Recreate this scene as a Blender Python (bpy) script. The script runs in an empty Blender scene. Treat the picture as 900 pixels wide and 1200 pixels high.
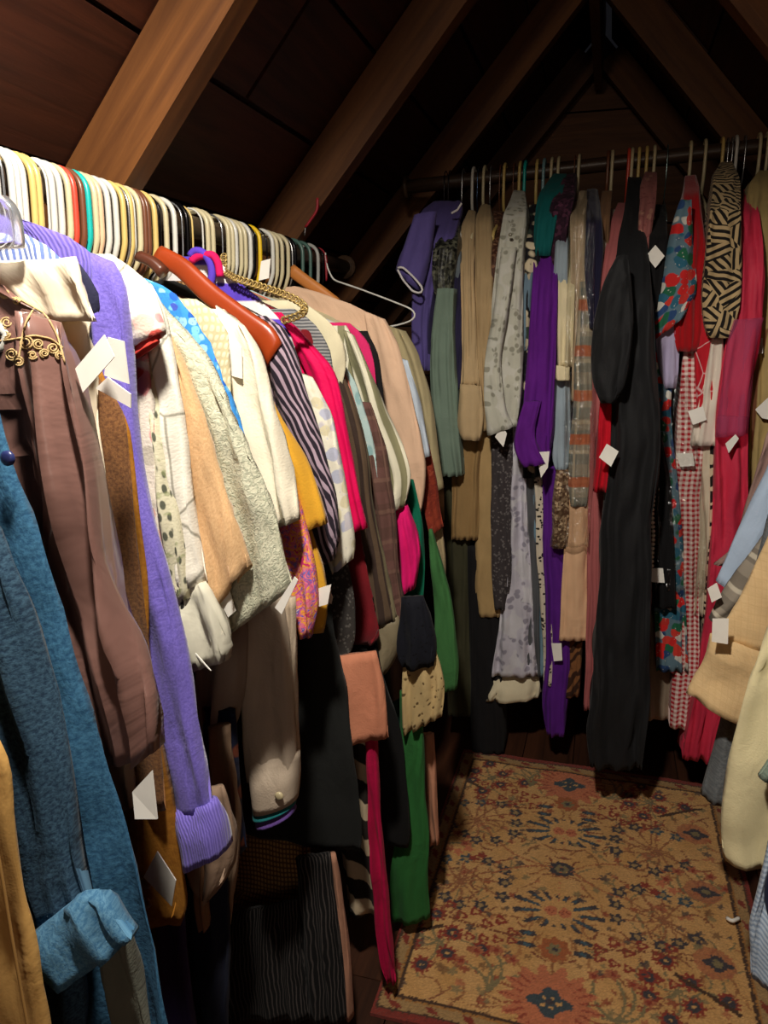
import bpy, math, random
import numpy as np
from mathutils import Vector
random.seed(7); RNG = np.random.default_rng(7)
sc = bpy.context.scene; COL = sc.collection

# ---------------------------------------------------------------- camera
F = 900.0; PITCH = math.atan((600-395)/F); YAW = math.atan((715-450)/(F/math.cos(PITCH))); CAMH = 1.05
fw = np.array([-math.sin(YAW)*math.cos(PITCH), math.cos(YAW)*math.cos(PITCH), -math.sin(PITCH)])
rt = np.array([math.cos(YAW), math.sin(YAW), 0.0]); up = np.cross(rt, fw)
cam = bpy.data.cameras.new('camera'); cam.sensor_fit = 'VERTICAL'; cam.sensor_height = 36.0; cam.lens = 36*F/1200
cam.clip_start = 0.02
co = bpy.data.objects.new('camera', cam); COL.objects.link(co)
co.location = (0, 0, CAMH); co.rotation_euler = (math.pi/2-PITCH, 0, YAW); sc.camera = co
# ---------------------------------------------------------------- world, lamp, exposure
w = bpy.data.worlds.new('world'); sc.world = w; w.use_nodes = True
w.node_tree.nodes['Background'].inputs[0].default_value = (0.010, 0.010, 0.012, 1)
w.node_tree.nodes['Background'].inputs[1].default_value = 0.3
LAMP = (-0.20, 0.32, 1.64)
# one shaded attic lamp: the shade throws most light down, a little leaks through it upwards
ld = bpy.data.lights.new('attic_lamp_down', 'SPOT'); ld.energy = 33.0; ld.color = (1.0, 0.94, 0.83); ld.shadow_soft_size = 0.035
ld.spot_size = math.radians(172); ld.spot_blend = 0.45
lo = bpy.data.objects.new('attic_lamp_down', ld); lo.location = LAMP; COL.objects.link(lo); lo.rotation_euler = (math.radians(0), 0, 0)
l2 = bpy.data.lights.new('attic_lamp_glow', 'POINT'); l2.energy = 3.4; l2.color = (1.0, 0.82, 0.62); l2.shadow_soft_size = 0.06
lo2 = bpy.data.objects.new('attic_lamp_glow', l2); lo2.location = LAMP; COL.objects.link(lo2)
l3 = bpy.data.lights.new('fill_lamp', 'POINT'); l3.energy = 3.8; l3.color = (1.0, 0.88, 0.74); l3.shadow_soft_size = 0.22
lo3 = bpy.data.objects.new('fill_lamp', l3); lo3.location = (0.25, -0.95, 1.25); COL.objects.link(lo3)   # added fill behind the camera, no real bulb; lifts the shadows and rafter faces
vs = sc.view_settings; vs.view_transform = 'Standard'; vs.look = 'None'; vs.gamma = 1; vs.use_curve_mapping = False
vs.exposure = 0.82

# ---------------------------------------------------------------- helpers
def ray(px, py): return fw + rt*(px-450)/F + up*(600-py)/F
CAM = np.array([0, 0, CAMH])
def aty(px, py, Y): d = ray(px, py); return CAM + d*Y/d[1]
def atx(px, py, X): d = ray(px, py); return CAM + d*X/d[0]
def atz(px, py, Z): d = ray(px, py); return CAM + d*(Z-CAMH)/d[2]
def lin(c):
    r = []
    for v in c[:3]:
        v /= 255.0; r.append(v/12.92 if v <= 0.04045 else ((v+0.055)/1.055)**2.4)
    return (*r, 1.0)

# ---------------------------------------------------------------- materials
class NT:
    def __init__(s, name):
        s.m = bpy.data.materials.new(name); s.m.use_nodes = True; s.t = s.m.node_tree
        s.b = s.t.nodes['Principled BSDF']; s.out = s.t.nodes['Material Output']
    def n(s, typ, ins=None, **props):
        nd = s.t.nodes.new('ShaderNode'+typ)
        for k, v in props.items(): setattr(nd, k, v)
        for k, v in (ins or {}).items(): s.set(nd.inputs[k], v)
        return nd
    def set(s, sock, v):
        if hasattr(v, 'links') or isinstance(v, bpy.types.NodeSocket): s.t.links.new(v, sock)
        else: sock.default_value = v
    def uv(s, sx=1, sy=1, rot=0):
        u = s.n('UVMap', uv_map='UV')
        return s.n('Mapping', {0: u.outputs[0], 'Scale': (sx, sy, 1), 'Rotation': (0, 0, rot)}).outputs[0]
    def math(s, op, a, b=0.5, c=None):
        ins = {0: a, 1: b}
        if c is not None: ins[2] = c
        return s.n('Math', ins, operation=op).outputs[0]
    def mix(s, f, a, b, blend='MIX'):
        nd = s.n('Mix', data_type='RGBA', blend_type=blend)
        s.set(nd.inputs[0], f); s.set(nd.inputs[6], a); s.set(nd.inputs[7], b); return nd.outputs[2]
    def noise(s, v, scale, detail=2, rough=.5, dist=0):
        return s.n('TexNoise', {'Vector': v, 'Scale': scale, 'Detail': detail, 'Roughness': rough, 'Distortion': dist})
    def wave(s, v, period, axis='X', dist=0, dscale=1, detail=2):
        return s.n('TexWave', {'Vector': v, 'Scale': .31416/period, 'Distortion': dist, 'Detail': detail, 'Detail Scale': dscale},
                   bands_direction=axis).outputs['Fac']
    def vor(s, v, scale, feature='F1', rnd=1, metric='EUCLIDEAN'):
        return s.n('TexVoronoi', {'Vector': v, 'Scale': scale, 'Randomness': rnd}, feature=feature, distance=metric)
    def ramp(s, f, stops, interp='LINEAR'):
        nd = s.n('ValToRGB', {0: f}); cr = nd.color_ramp; cr.interpolation = interp
        while len(cr.elements) < len(stops): cr.elements.new(0.5)
        for e, (p, c) in zip(cr.elements, stops): e.position = p; e.color = c
        return nd.outputs[0]
    def step(s, f, t, soft=.03):
        nd = s.n('MapRange', {0: f, 1: t-soft, 2: t+soft, 3: 0.0, 4: 1.0}); return nd.outputs[0]
    def bump(s, h, strength, dist=.002):
        return s.n('Bump', {'Height': h, 'Strength': strength, 'Distance': dist}).outputs[0]
    def fin(s, col, rough=.85, normal=None, sheen=.0, spec=.25, **kw):
        s.set(s.b.inputs['Base Color'], col); s.set(s.b.inputs['Roughness'], rough)
        s.b.inputs['Specular IOR Level'].default_value = spec
        s.b.inputs['Sheen Weight'].default_value = sheen
        if normal is not None: s.set(s.b.inputs['Normal'], normal)
        for k, v in kw.items(): s.set(s.b.inputs[k], v)
        return s.m

MATS = {}
def fab(kind, *cols, p=.01, rough=.85, sheen=.08, spec=.2, bump=.35, metal=0.0):
    key = (kind, cols, p, rough)
    if key in MATS: return MATS[key]
    s = NT('fabric_'+kind); c = [lin(x) for x in cols]; uv = s.uv()
    fine = s.noise(uv, 420, 2).outputs[0]; h = fine
    kw = {}
    if metal: kw['Metallic'] = metal
    if kind == 'plain': col = c[0]
    elif kind == 'heather':
        f = s.noise(uv, 1/p, 3, .7).outputs[0]; col = s.mix(s.step(f, .5, .12), c[0], c[1]); h = f
    elif kind == 'rib':
        f = s.wave(uv, p, 'X', .4, 2); col = s.mix(f, c[1], c[0]); h = s.math('ADD', f, s.math('MULTIPLY', fine, .4))
    elif kind == 'zebra':
        f = s.wave(uv, p, 'DIAGONAL', 9, 1.3, 2); col = s.mix(s.step(f, .5, .1), c[0], c[1])
    elif kind == 'wavy':
        f = s.wave(uv, p, 'X', 5, .45, 1) if len(c) < 3 else s.wave(s.uv(1, .8, .35), p, 'X', 7, .5, 1); col = s.mix(s.step(f, .62 if len(c) > 2 else .8, .1), c[0], c[1])
    elif kind == 'stripe':
        f = s.wave(uv, p, 'X'); col = s.mix(s.step(f, .5, .08), c[0], c[1])
        if len(c) > 2: col = s.mix(s.step(s.wave(uv, p*2.7, 'X'), .8, .05), col, c[2])
    elif kind == 'diag':
        f = s.wave(s.uv(1, 1, .9), p, 'X', 1.5, .6); col = s.mix(s.step(f, .55, .05), c[0], c[1])
    elif kind == 'hstripe':
        f = s.wave(uv, p, 'Y'); col = s.mix(s.step(f, .5, .08), c[0], c[1])
    elif kind == 'plaid':
        a = s.step(s.wave(uv, p, 'X'), .5, .05); b = s.step(s.wave(uv, p, 'Y'), .5, .05)
        col = s.mix(s.math('MULTIPLY', s.math('ADD', a, b), .5), c[0], c[1])
        l1 = s.step(s.wave(uv, p*.7, 'X'), .95, .03); l2 = s.step(s.wave(uv, p*1.31, 'Y'), .96, .02)
        col = s.mix(s.math('MULTIPLY', s.math('MAXIMUM', l1, l2), .8), col, c[2])
        if len(c) > 3: col = s.mix(s.math('MULTIPLY', s.step(s.wave(uv, p*1.9, 'Y'), .86, .03), .8), col, c[3])
    elif kind == 'gingham':
        a = s.step(s.wave(uv, p, 'X'), .5, .08); b = s.step(s.wave(uv, p, 'Y'), .5, .08)
        col = s.mix(s.math('MULTIPLY', s.math('ADD', a, b), .5), c[0], c[1])
    elif kind == 'floral':
        wv = s.n('VectorMath', {0: uv, 1: s.noise(uv, .6/p, 2).outputs['Color']}, operation='MULTIPLY_ADD')
        wv.inputs[1].default_value = (1, 1, 1)
        nz = s.n('VectorMath', {0: s.noise(uv, .7/p, 2).outputs['Color'], 1: (p*.7, p*.7, 0)}, operation='MULTIPLY').outputs[0]
        s.t.nodes.remove(wv)
        wv = s.n('VectorMath', {0: uv, 1: nz}, operation='ADD').outputs[0]
        v = s.vor(wv, 1/p); sep = s.n('SeparateColor', {0: v.outputs['Color']})
        k = len(c)-1; pal = s.ramp(sep.outputs[0], [((i)/k, c[i+1]) for i in range(k)], 'CONSTANT')
        col = s.mix(s.step(v.outputs['Distance'], .62 if len(c) > 5 else .5, .04), pal, c[0])
        v2 = s.vor(wv, 2.3/p); col = s.mix(s.math('MULTIPLY', s.step(v2.outputs['Distance'], .16, .03), 1), s.mix(.6, col, c[-1]), col)
    elif kind == 'leaf':
        v = s.vor(s.uv(1/.45, 1, .5), .55/p); f = s.step(v.outputs['Distance'], .33, .05)
        col = s.mix(f, c[1], c[0])
        f2 = s.step(s.noise(uv, 90, 2).outputs[0], .62, .03); col = s.mix(s.math('MULTIPLY', f2, .6), col, c[-1])
    elif kind == 'lines':
        v = s.vor(s.uv(1, .7), .5/p, 'DISTANCE_TO_EDGE'); f = s.step(v.outputs['Distance'], .016, .010); col = s.mix(f, c[1], c[0])
    elif kind == 'brocade':
        f = s.noise(uv, 1/p, 3, .6, 1.5).outputs[0]; col = s.mix(s.step(f, .52, .05), c[0], c[1]); h = s.step(f, .52, .08)
        kw['Roughness'] = s.n('MapRange', {0: f, 1: .4, 2: .6, 3: .7, 4: .4}).outputs[0]
    elif kind == 'sequin':
        v = s.vor(uv, 1/p); sep = s.n('SeparateColor', {0: v.outputs['Color']}); col = s.mix(s.math('POWER', sep.outputs[0], 2.5), c[0], c[1])
        h = sep.outputs[1]
    elif kind == 'lace':
        v = s.vor(uv, 1/p); f = s.step(v.outputs['Distance'], .22, .06); col = s.mix(f, c[1], c[0]); h = f
    elif kind == 'spots':
        v = s.vor(uv, 1/p); f = s.step(v.outputs['Distance'], .34, .05); col = s.mix(f, c[1], c[0])
        if len(c) > 2: col = s.mix(s.math('MULTIPLY', s.step(s.vor(uv, .6/p).outputs['Distance'], .62, .04), .9), col, c[2])
    elif kind == 'geo':
        v = s.vor(uv, 1/p); sep = s.n('SeparateColor', {0: v.outputs['Color']})
        vr = s.n('VectorRotate', {'Vector': uv, 'Angle': s.math('MULTIPLY', sep.outputs[0], 6.28)}, rotation_type='Z_AXIS').outputs[0]
        f = s.step(s.wave(vr, p*.42, 'X', 1.2, 1), .45, .06); col = s.mix(f, c[1], c[0])
    elif kind == 'weave':
        a = s.wave(uv, p, 'X'); b = s.wave(uv, p*1.4, 'Y', 2, 1); f = s.math('MULTIPLY', a, b); col = s.mix(s.step(f, .22, .15), c[1], c[0]); h = f
    elif kind == 'patch':
        f = s.noise(uv, 1/p, 3, .5, 2.5); sep = s.n('SeparateColor', {0: f.outputs['Color']})
        k = len(c); col = s.ramp(sep.outputs[0], [(.28+.5*i/k, c[i]) for i in range(k)], 'CONSTANT')
        f2 = s.step(s.vor(uv, 1.6/p, 'DISTANCE_TO_EDGE').outputs['Distance'], .06, .03); col = s.mix(f2, s.mix(.5, col, c[0]), col)
    elif kind == 'satin': col = c[0]; h = s.noise(uv, 40, 2).outputs[0]
    var = s.noise(uv, 14, 3).outputs[0]
    col = s.mix(s.n('MapRange', {0: var, 1: .3, 2: .7, 3: .16, 4: 0.0}).outputs[0], col, (0, 0, 0, 1) if sum(c[0][:3]) > .9 else (.0, .0, .0, 1))
    wk = s.noise(s.uv(1, .42), 20, 4, .5, 1.3).outputs[0]
    nb = s.n('Bump', {'Height': wk, 'Strength': .55 if kind != 'satin' else .6, 'Distance': .007})
    nb = s.n('Bump', {'Height': h, 'Strength': bump, 'Distance': .0012, 'Normal': nb.outputs[0]}).outputs[0]
    kw.setdefault('Roughness', rough); r = kw.pop('Roughness')
    MATS[key] = s.fin(col, r, nb, sheen*.4, spec, **kw); return MATS[key]

def simple(name, col, rough=.5, spec=.5, metal=0, **kw):
    key = ('s', name)
    if key not in MATS:
        s = NT(name); u = s.n('TexCoord').outputs['Object']
        f = s.noise(u, 35, 3).outputs[0]
        c = s.mix(s.n('MapRange', {0: f, 1: .35, 2: .75, 3: 0.0, 4: .18}).outputs[0], lin(col), tuple(x*.45 for x in lin(col)[:3])+(1,))
        MATS[key] = s.fin(c, rough, None, 0, spec, Metallic=metal, **kw)
    return MATS[key]

def wood(name, ca, cb, grain=1.0, rough=.55):
    s = NT(name); uv = s.uv(); oi = s.n('ObjectInfo').outputs['Random']
    off = s.n('CombineXYZ', {0: s.math('MULTIPLY', oi, 7.0), 1: s.math('MULTIPLY', oi, 3.0), 2: s.math('MULTIPLY', oi, 9.)}).outputs[0]
    v = s.n('VectorMath', {0: uv, 1: off}, operation='ADD').outputs[0]
    m = s.n('Mapping', {0: v, 'Scale': (1.6, 22*grain, 1)}).outputs[0]
    g = s.noise(m, 2.2, 5, .6, .6).outputs[0]; big = s.noise(v, 3.2, 3).outputs[0]
    f = s.math('ADD', s.math('MULTIPLY', g, .75), s.math('MULTIPLY', big, .35))
    col = s.ramp(f, [(.32, lin(cb)), (.75, lin(ca))])
    tone = s.n('MapRange', {0: oi, 3: .62, 4: 1.15}).outputs[0]
    col = s.mix(1.0, col, s.n('CombineColor', {0: tone, 1: tone, 2: tone}).outputs[0], 'MULTIPLY')
    return s.fin(col, rough, s.bump(g, .35, .002), 0, .35)
W_RAFTER = wood('rafter_wood', (122, 76, 36), (70, 38, 17))
W_BOARD = wood('roof_board_wood', (92, 46, 28), (40, 18, 12))
W_WALL = wood('gable_wood', (134, 86, 50), (80, 48, 26))
W_FLOOR = wood('floor_wood', (74, 42, 26), (38, 20, 12))
W_ROD = wood('rod_wood', (92, 70, 54), (46, 33, 25), rough=.35)
W_HANG = simple('red_hanger_wood', (156, 60, 24), .3)
W_HANG2 = simple('tan_hanger_wood', (190, 120, 60), .35)
PAPER = simple('tag_paper', (236, 232, 224), .75, .2)
STRING = simple('tag_string', (190, 170, 130), .8, .2)

# ---------------------------------------------------------------- mesh helpers
def mesh_obj(name, V, Fc, mat, parent=None, uv=None, smooth=True, loc=None):
    me = bpy.data.meshes.new(name); V = np.asarray(V, float)
    base = np.array(parent['_o']) if parent is not None and '_o' in parent else np.zeros(3)
    if loc is not None: base = np.array(loc)
    me.from_pydata((V-base).tolist(), [], [tuple(map(int, f)) for f in Fc]); me.materials.append(mat)
    if uv is not None:
        li = np.empty(len(me.loops), int); me.loops.foreach_get('vertex_index', li)
        ul = me.uv_layers.new(name='UV'); ul.data.foreach_set('uv', np.asarray(uv, float)[li].ravel())
    if smooth: me.polygons.foreach_set('use_smooth', [True]*len(me.polygons))
    o = bpy.data.objects.new(name, me); COL.objects.link(o)
    if parent is not None: o.parent = parent
    elif loc is not None: o.location = loc
    me.update(); return o
def thing(name, label, cat, loc, group=None):
    o = bpy.data.objects.new(name, None); COL.objects.link(o); o.location = [float(v) for v in loc]; o.empty_display_size = .03
    o['label'] = label; o['category'] = cat; o['_o'] = [float(v) for v in loc]
    if group: o['group'] = group
    return o
def tag(o, label, cat, group=None):
    o['label'] = label; o['category'] = cat
    if group: o['group'] = group
    return o
def struct(o): o['kind'] = 'structure'; return o
def part_label(o, label): o['label'] = label; return o
BOXF = [(0,1,2,3),(7,6,5,4),(0,4,5,1),(1,5,6,2),(2,6,7,3),(3,7,4,0)]
def slab(name, quad, nvec, th, mat, parent=None, long_axis=0):
    """box from a quad (4 points) pushed th along nvec; uv along the quad in metres"""
    q = np.asarray(quad, float); n = np.asarray(nvec, float); n = n/np.linalg.norm(n)
    V = np.vstack([q, q+n*th])
    e = q[1]-q[0]; e = e/np.linalg.norm(e); g = np.cross(n, e)
    uv = np.stack([V@e, V@g + (V@n)*.7], 1)
    # separate verts per face keep edges crisp
    VV = []; UU = []; FF = []
    for f in BOXF:
        k = len(VV); VV += [V[i] for i in f]; UU += [uv[i] for i in f]; FF.append((k, k+1, k+2, k+3))
    return mesh_obj(name, VV, FF, mat, parent, UU, smooth=False)
def path_tube(name, P, r, mat, parent=None, seg=8, loc=None):
    P = np.asarray(P, float); n = len(P); T = np.gradient(P, axis=0); T /= np.linalg.norm(T, axis=1)[:, None]+1e-9
    ref = np.array([0, 0, 1.0]) if abs(T[0][2]) < .9 else np.array([1.0, 0, 0])
    V = []; u = np.cross(T[0], ref); u /= np.linalg.norm(u)
    R = np.full(n, r) if np.isscalar(r) else np.asarray(r)
    for i in range(n):
        u = u-T[i]*(u@T[i]); u /= np.linalg.norm(u)+1e-9; v = np.cross(T[i], u)
        for k in range(seg):
            a = 2*math.pi*k/seg; V.append(P[i]+R[i]*(math.cos(a)*u+math.sin(a)*v))
    Fc = [(i*seg+k, i*seg+(k+1) % seg, (i+1)*seg+(k+1) % seg, (i+1)*seg+k) for i in range(n-1) for k in range(seg)]
    Fc += [tuple(range(seg))[::-1], tuple((n-1)*seg+k for k in range(seg))]
    L = np.concatenate([[0], np.cumsum(np.linalg.norm(np.diff(P, axis=0), axis=1))])
    uv = [(L[i], 2*math.pi*R[i]*k/seg) for i in range(n) for k in range(seg)]
    return mesh_obj(name, V, Fc, mat, parent, uv, loc=loc)
def smooth_path(P, m=24, it=2):
    P = np.asarray(P, float); L = np.concatenate([[0], np.cumsum(np.linalg.norm(np.diff(P, axis=0), axis=1))])
    t = np.linspace(0, L[-1], m); Q = np.stack([np.interp(t, L, P[:, k]) for k in range(P.shape[1])], 1)
    for _ in range(it):
        R = Q.copy(); R[1:-1] = .25*Q[:-2]+.5*Q[1:-1]+.25*Q[2:]; Q = R
    return Q
class Wob:
    """smooth random field in (a, t)"""
    def __init__(s, lam, lamt, k=5):
        s.f = RNG.uniform(.6, 1.6, k)*2*math.pi/lam; s.g = RNG.normal(0, 1, k)*2*math.pi/lamt; s.p = RNG.uniform(0, 6.28, k)
        s.a = RNG.uniform(.5, 1, k); s.a /= np.sqrt((s.a**2).sum())
    def __call__(s, a, t):
        r = 0
        for f, g, p, am in zip(s.f, s.g, s.p, s.a): r = r+am*np.sin(f*a+g*t+p)
        return r
def flat_tube(name, A, B, yf, yb, mat, parent, fold=.006, lam=.05, wr=.002, power=2.3, N=36, cell=.012, top=.25, open_end=True, its=3, edge=.003, flare=1.0):
    """Cloth tube: rows run from A[i] to B[i]; it bulges yf towards -Y and yb towards +Y; folds hang down it."""
    A = np.asarray(A, float); B = np.asarray(B, float); K = len(A)
    yf = np.full(K, yf) if np.isscalar(yf) else np.asarray(yf, float); yb = np.full(K, yb) if np.isscalar(yb) else np.asarray(yb, float)
    S = np.hstack([A, B, yf[:, None], yb[:, None]]); C = (A+B)/2
    L = np.concatenate([[0], np.cumsum(np.linalg.norm(np.diff(C, axis=0), axis=1)+1e-6)])
    M = int(max(8, min(90, L[-1]/cell))); S = None or S
    t = np.linspace(0, L[-1], M); Q = np.stack([np.interp(t, L, S[:, k]) for k in range(8)], 1)
    for _ in range(its):
        R = Q.copy(); R[1:-1] = .25*Q[:-2]+.5*Q[1:-1]+.25*Q[2:]; Q = R
    A, B, yf, yb = Q[:, :3], Q[:, 3:6], Q[:, 6], Q[:, 7]
    C = (A+B)/2; H = (B-A)/2; hw = np.linalg.norm(H, axis=1)
    ph = np.linspace(0, 2*math.pi, N, endpoint=False)
    c = np.sign(np.cos(ph))*np.abs(np.cos(ph))**(2/power); s_ = np.sign(np.sin(ph))*np.abs(np.sin(ph))**(2/power)
    a = hw[:, None]*c[None, :]; tt = t[:, None]+0*a
    dy = np.where(s_[None, :] > 0, yb[:, None]*s_[None, :], yf[:, None]*-s_[None, :]*1.0)
    w1, w2, w3, w4 = Wob(lam, .7), Wob(lam*.45, .35), Wob(.03, .14), Wob(10, .4)
    rampt = np.clip(top+(1-top)*tt/(.45*L[-1]+1e-6), 0, 1)
    f = fold*rampt*(w1(a, tt)+.55*(1-1.5*np.abs(w2(a, tt)))) + wr*w3(a+dy*2, tt)
    P = C[:, None, :]+H[:, None, :]*c[None, :, None]
    P[:, :, 1] += dy+f
    dx = edge*rampt*w4(a*0, tt) + .5*fold*rampt*Wob(.05, .3)(dy*1.0, tt)*(np.abs(dy) > .03)
    P[:, :, 0] += dx
    P[:, :, 2] += .35*wr*w3(a, tt)
    V = P.reshape(-1, 3)
    uv = np.stack([a+dy*.8, tt], 2).reshape(-1, 2)
    Fc = []
    for i in range(M-1):
        for k in range(N):
            k2 = (k+1) % N; Fc.append((i*N+k, i*N+k2, (i+1)*N+k2, (i+1)*N+k))
    # crown cap
    Fc.append(tuple(range(N))[::-1])
    if open_end:
        last = P[-1]; midl = .5*(last+last[(-np.arange(N)) % N]); ins = last+(midl-last)*.25; up_ = (C[-3]-C[-1]); up_ /= np.linalg.norm(up_)+1e-9
        lb = P[-4]; mb_ = .5*(lb+lb[(-np.arange(N)) % N]); in2 = lb+(mb_-lb)*.4
        b = len(V); V = np.vstack([V, ins, in2]); uv = np.vstack([uv, uv[(M-1)*N:M*N], uv[(M-1)*N:M*N]])
        for k in range(N):
            k2 = (k+1) % N
            Fc.append(((M-1)*N+k, (M-1)*N+k2, b+k2, b+k)); Fc.append((b+k, b+k2, b+N+k2, b+N+k))
        Fc.append(tuple(b+N+k for k in range(N)))
    else: Fc.append(tuple((M-1)*N+k for k in range(N)))
    Fc = [tuple(reversed(f_)) for f_ in Fc]
    o = mesh_obj(name, V, Fc, mat, parent, uv); return o, P

# ---------------------------------------------------------------- roof, walls, floor
RX, RZ, SL = -0.085, 1.885, 1.17           # ridge underside and slope of the rafters' undersides
Y0, Y1 = -1.3, 2.80
cs = 1/math.hypot(1, SL); sn = SL*cs
def roof(side):
    nm = 'ceiling'
    d = np.array([side*cs, 0, -sn]); n = np.array([side*sn, 0, cs])    # down-slope, outward normal
    ap = np.array([RX, 0, RZ]); dep = .085
    o_ = ap+n*(dep+.03)
    Ls = 2.6
    base = slab(nm, [o_+np.array([0, Y0, 0]), o_+np.array([0, Y1+.05, 0]), o_+d*Ls+np.array([0, Y1+.05, 0]), o_+d*Ls+np.array([0, Y0, 0])], n, .02, W_BOARD)
    struct(base); base['label'] = 'dark wooden sloping roof %s of the attic with boards and rafters' % ('over the wall-side rack' if side < 0 else 'over the cream coats')
    s = -.06; j = 0
    while s < Ls:
        wd = random.choice([.14, .17, .2, .24]); y = Y0
        cuts = [Y0]+sorted(random.sample([-.7, -.1, .36, .96, 1.25, 1.56, 1.9, 2.16], 3))+[Y1+.05]
        for a, b in zip(cuts[:-1], cuts[1:]):
            e = .002+random.random()*.004; p = ap+n*(dep+random.random()*.006)
            slab('roof_board', [p+d*(s+e)+np.array([0, a+e, 0]), p+d*(s+e)+np.array([0, b-e, 0]), p+d*(s+wd-e)+np.array([0, b-e, 0]), p+d*(s+wd-e)+np.array([0, a+e, 0])], n, .022, W_BOARD, base)
        s += wd
    for y in (-1.45+.6*np.arange(8)):
        if y < Y0: continue
        th = .042
        p = ap+np.array([0, y, 0]); top = p+d*(-.0 if side < 0 else .0)
        slab('rafter', [top, top+d*Ls, top+d*Ls+n*dep, top+n*dep], (0, 1, 0), th, W_RAFTER, base)
    return base
roof_l = roof(-1); roof_r = roof(1)
rb = slab('trim_1', [(RX-.012, Y0, RZ-.06), (RX-.012, Y1, RZ-.06), (RX+.012, Y1, RZ-.06), (RX+.012, Y0, RZ-.06)], (0, 0, 1), .2, W_RAFTER); struct(rb)
rb['label'] = 'ridge board along the peak of the attic'
def gable(name, y, sgn, lab):
    b = None; z = 0
    hw0 = lambda z: (RZ+.12-z)/SL+.02
    b = mesh_obj(name, [(RX-hw0(-.1), y+sgn*.03, -.1), (RX+hw0(-.1), y+sgn*.03, -.1), (RX, y+sgn*.03, RZ+.14),
                        (RX-hw0(-.1), y+sgn*.05, -.1), (RX+hw0(-.1), y+sgn*.05, -.1), (RX, y+sgn*.05, RZ+.14)],
                 [(0, 1, 2), (5, 4, 3), (0, 3, 4, 1), (1, 4, 5, 2), (2, 5, 3, 0)], W_BOARD, None, [(0, 0)]*6, smooth=False)
    struct(b); b['label'] = lab
    while z < RZ:
        h = random.choice([.15, .18, .2]); e = .003; z1 = min(z+h, RZ+.1)
        slab('wall_plank', [(RX-hw0(z+e), y, z+e), (RX+hw0(z+e), y, z+e), (RX+hw0(z1-e), y, z1-e), (RX-hw0(z1-e), y, z1-e)], (0, sgn, 0), .024, W_WALL, b)
        z = z1
gable('wall_back', 2.86, 1, 'planked gable wall behind the far clothes rack')
gable('wall_front', Y0, -1, 'planked gable wall at the near end of the attic')
fl = slab('floor', [(-1.9, Y0, -.05), (1.75, Y0, -.05), (1.75, 2.9, -.05), (-1.9, 2.9, -.05)], (0, 0, 1), .02, W_FLOOR); struct(fl)
fl['label'] = 'dark stained wooden plank floor'
x = -1.9
while x < 1.75:
    wd = .125; cuts = [Y0, random.uniform(-.4, .2), random.uniform(.9, 1.4), 2.9]
    for a, b in zip(cuts[:-1], cuts[1:]):
        slab('floor_plank', [(x+.001, a+.001, -.03), (x+.001, b-.001, -.03), (x+wd-.001, b-.001, -.03), (x+wd-.001, a+.001, -.03)], (0, 0, 1), .03, W_FLOOR, fl)
    x += wd

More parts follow.
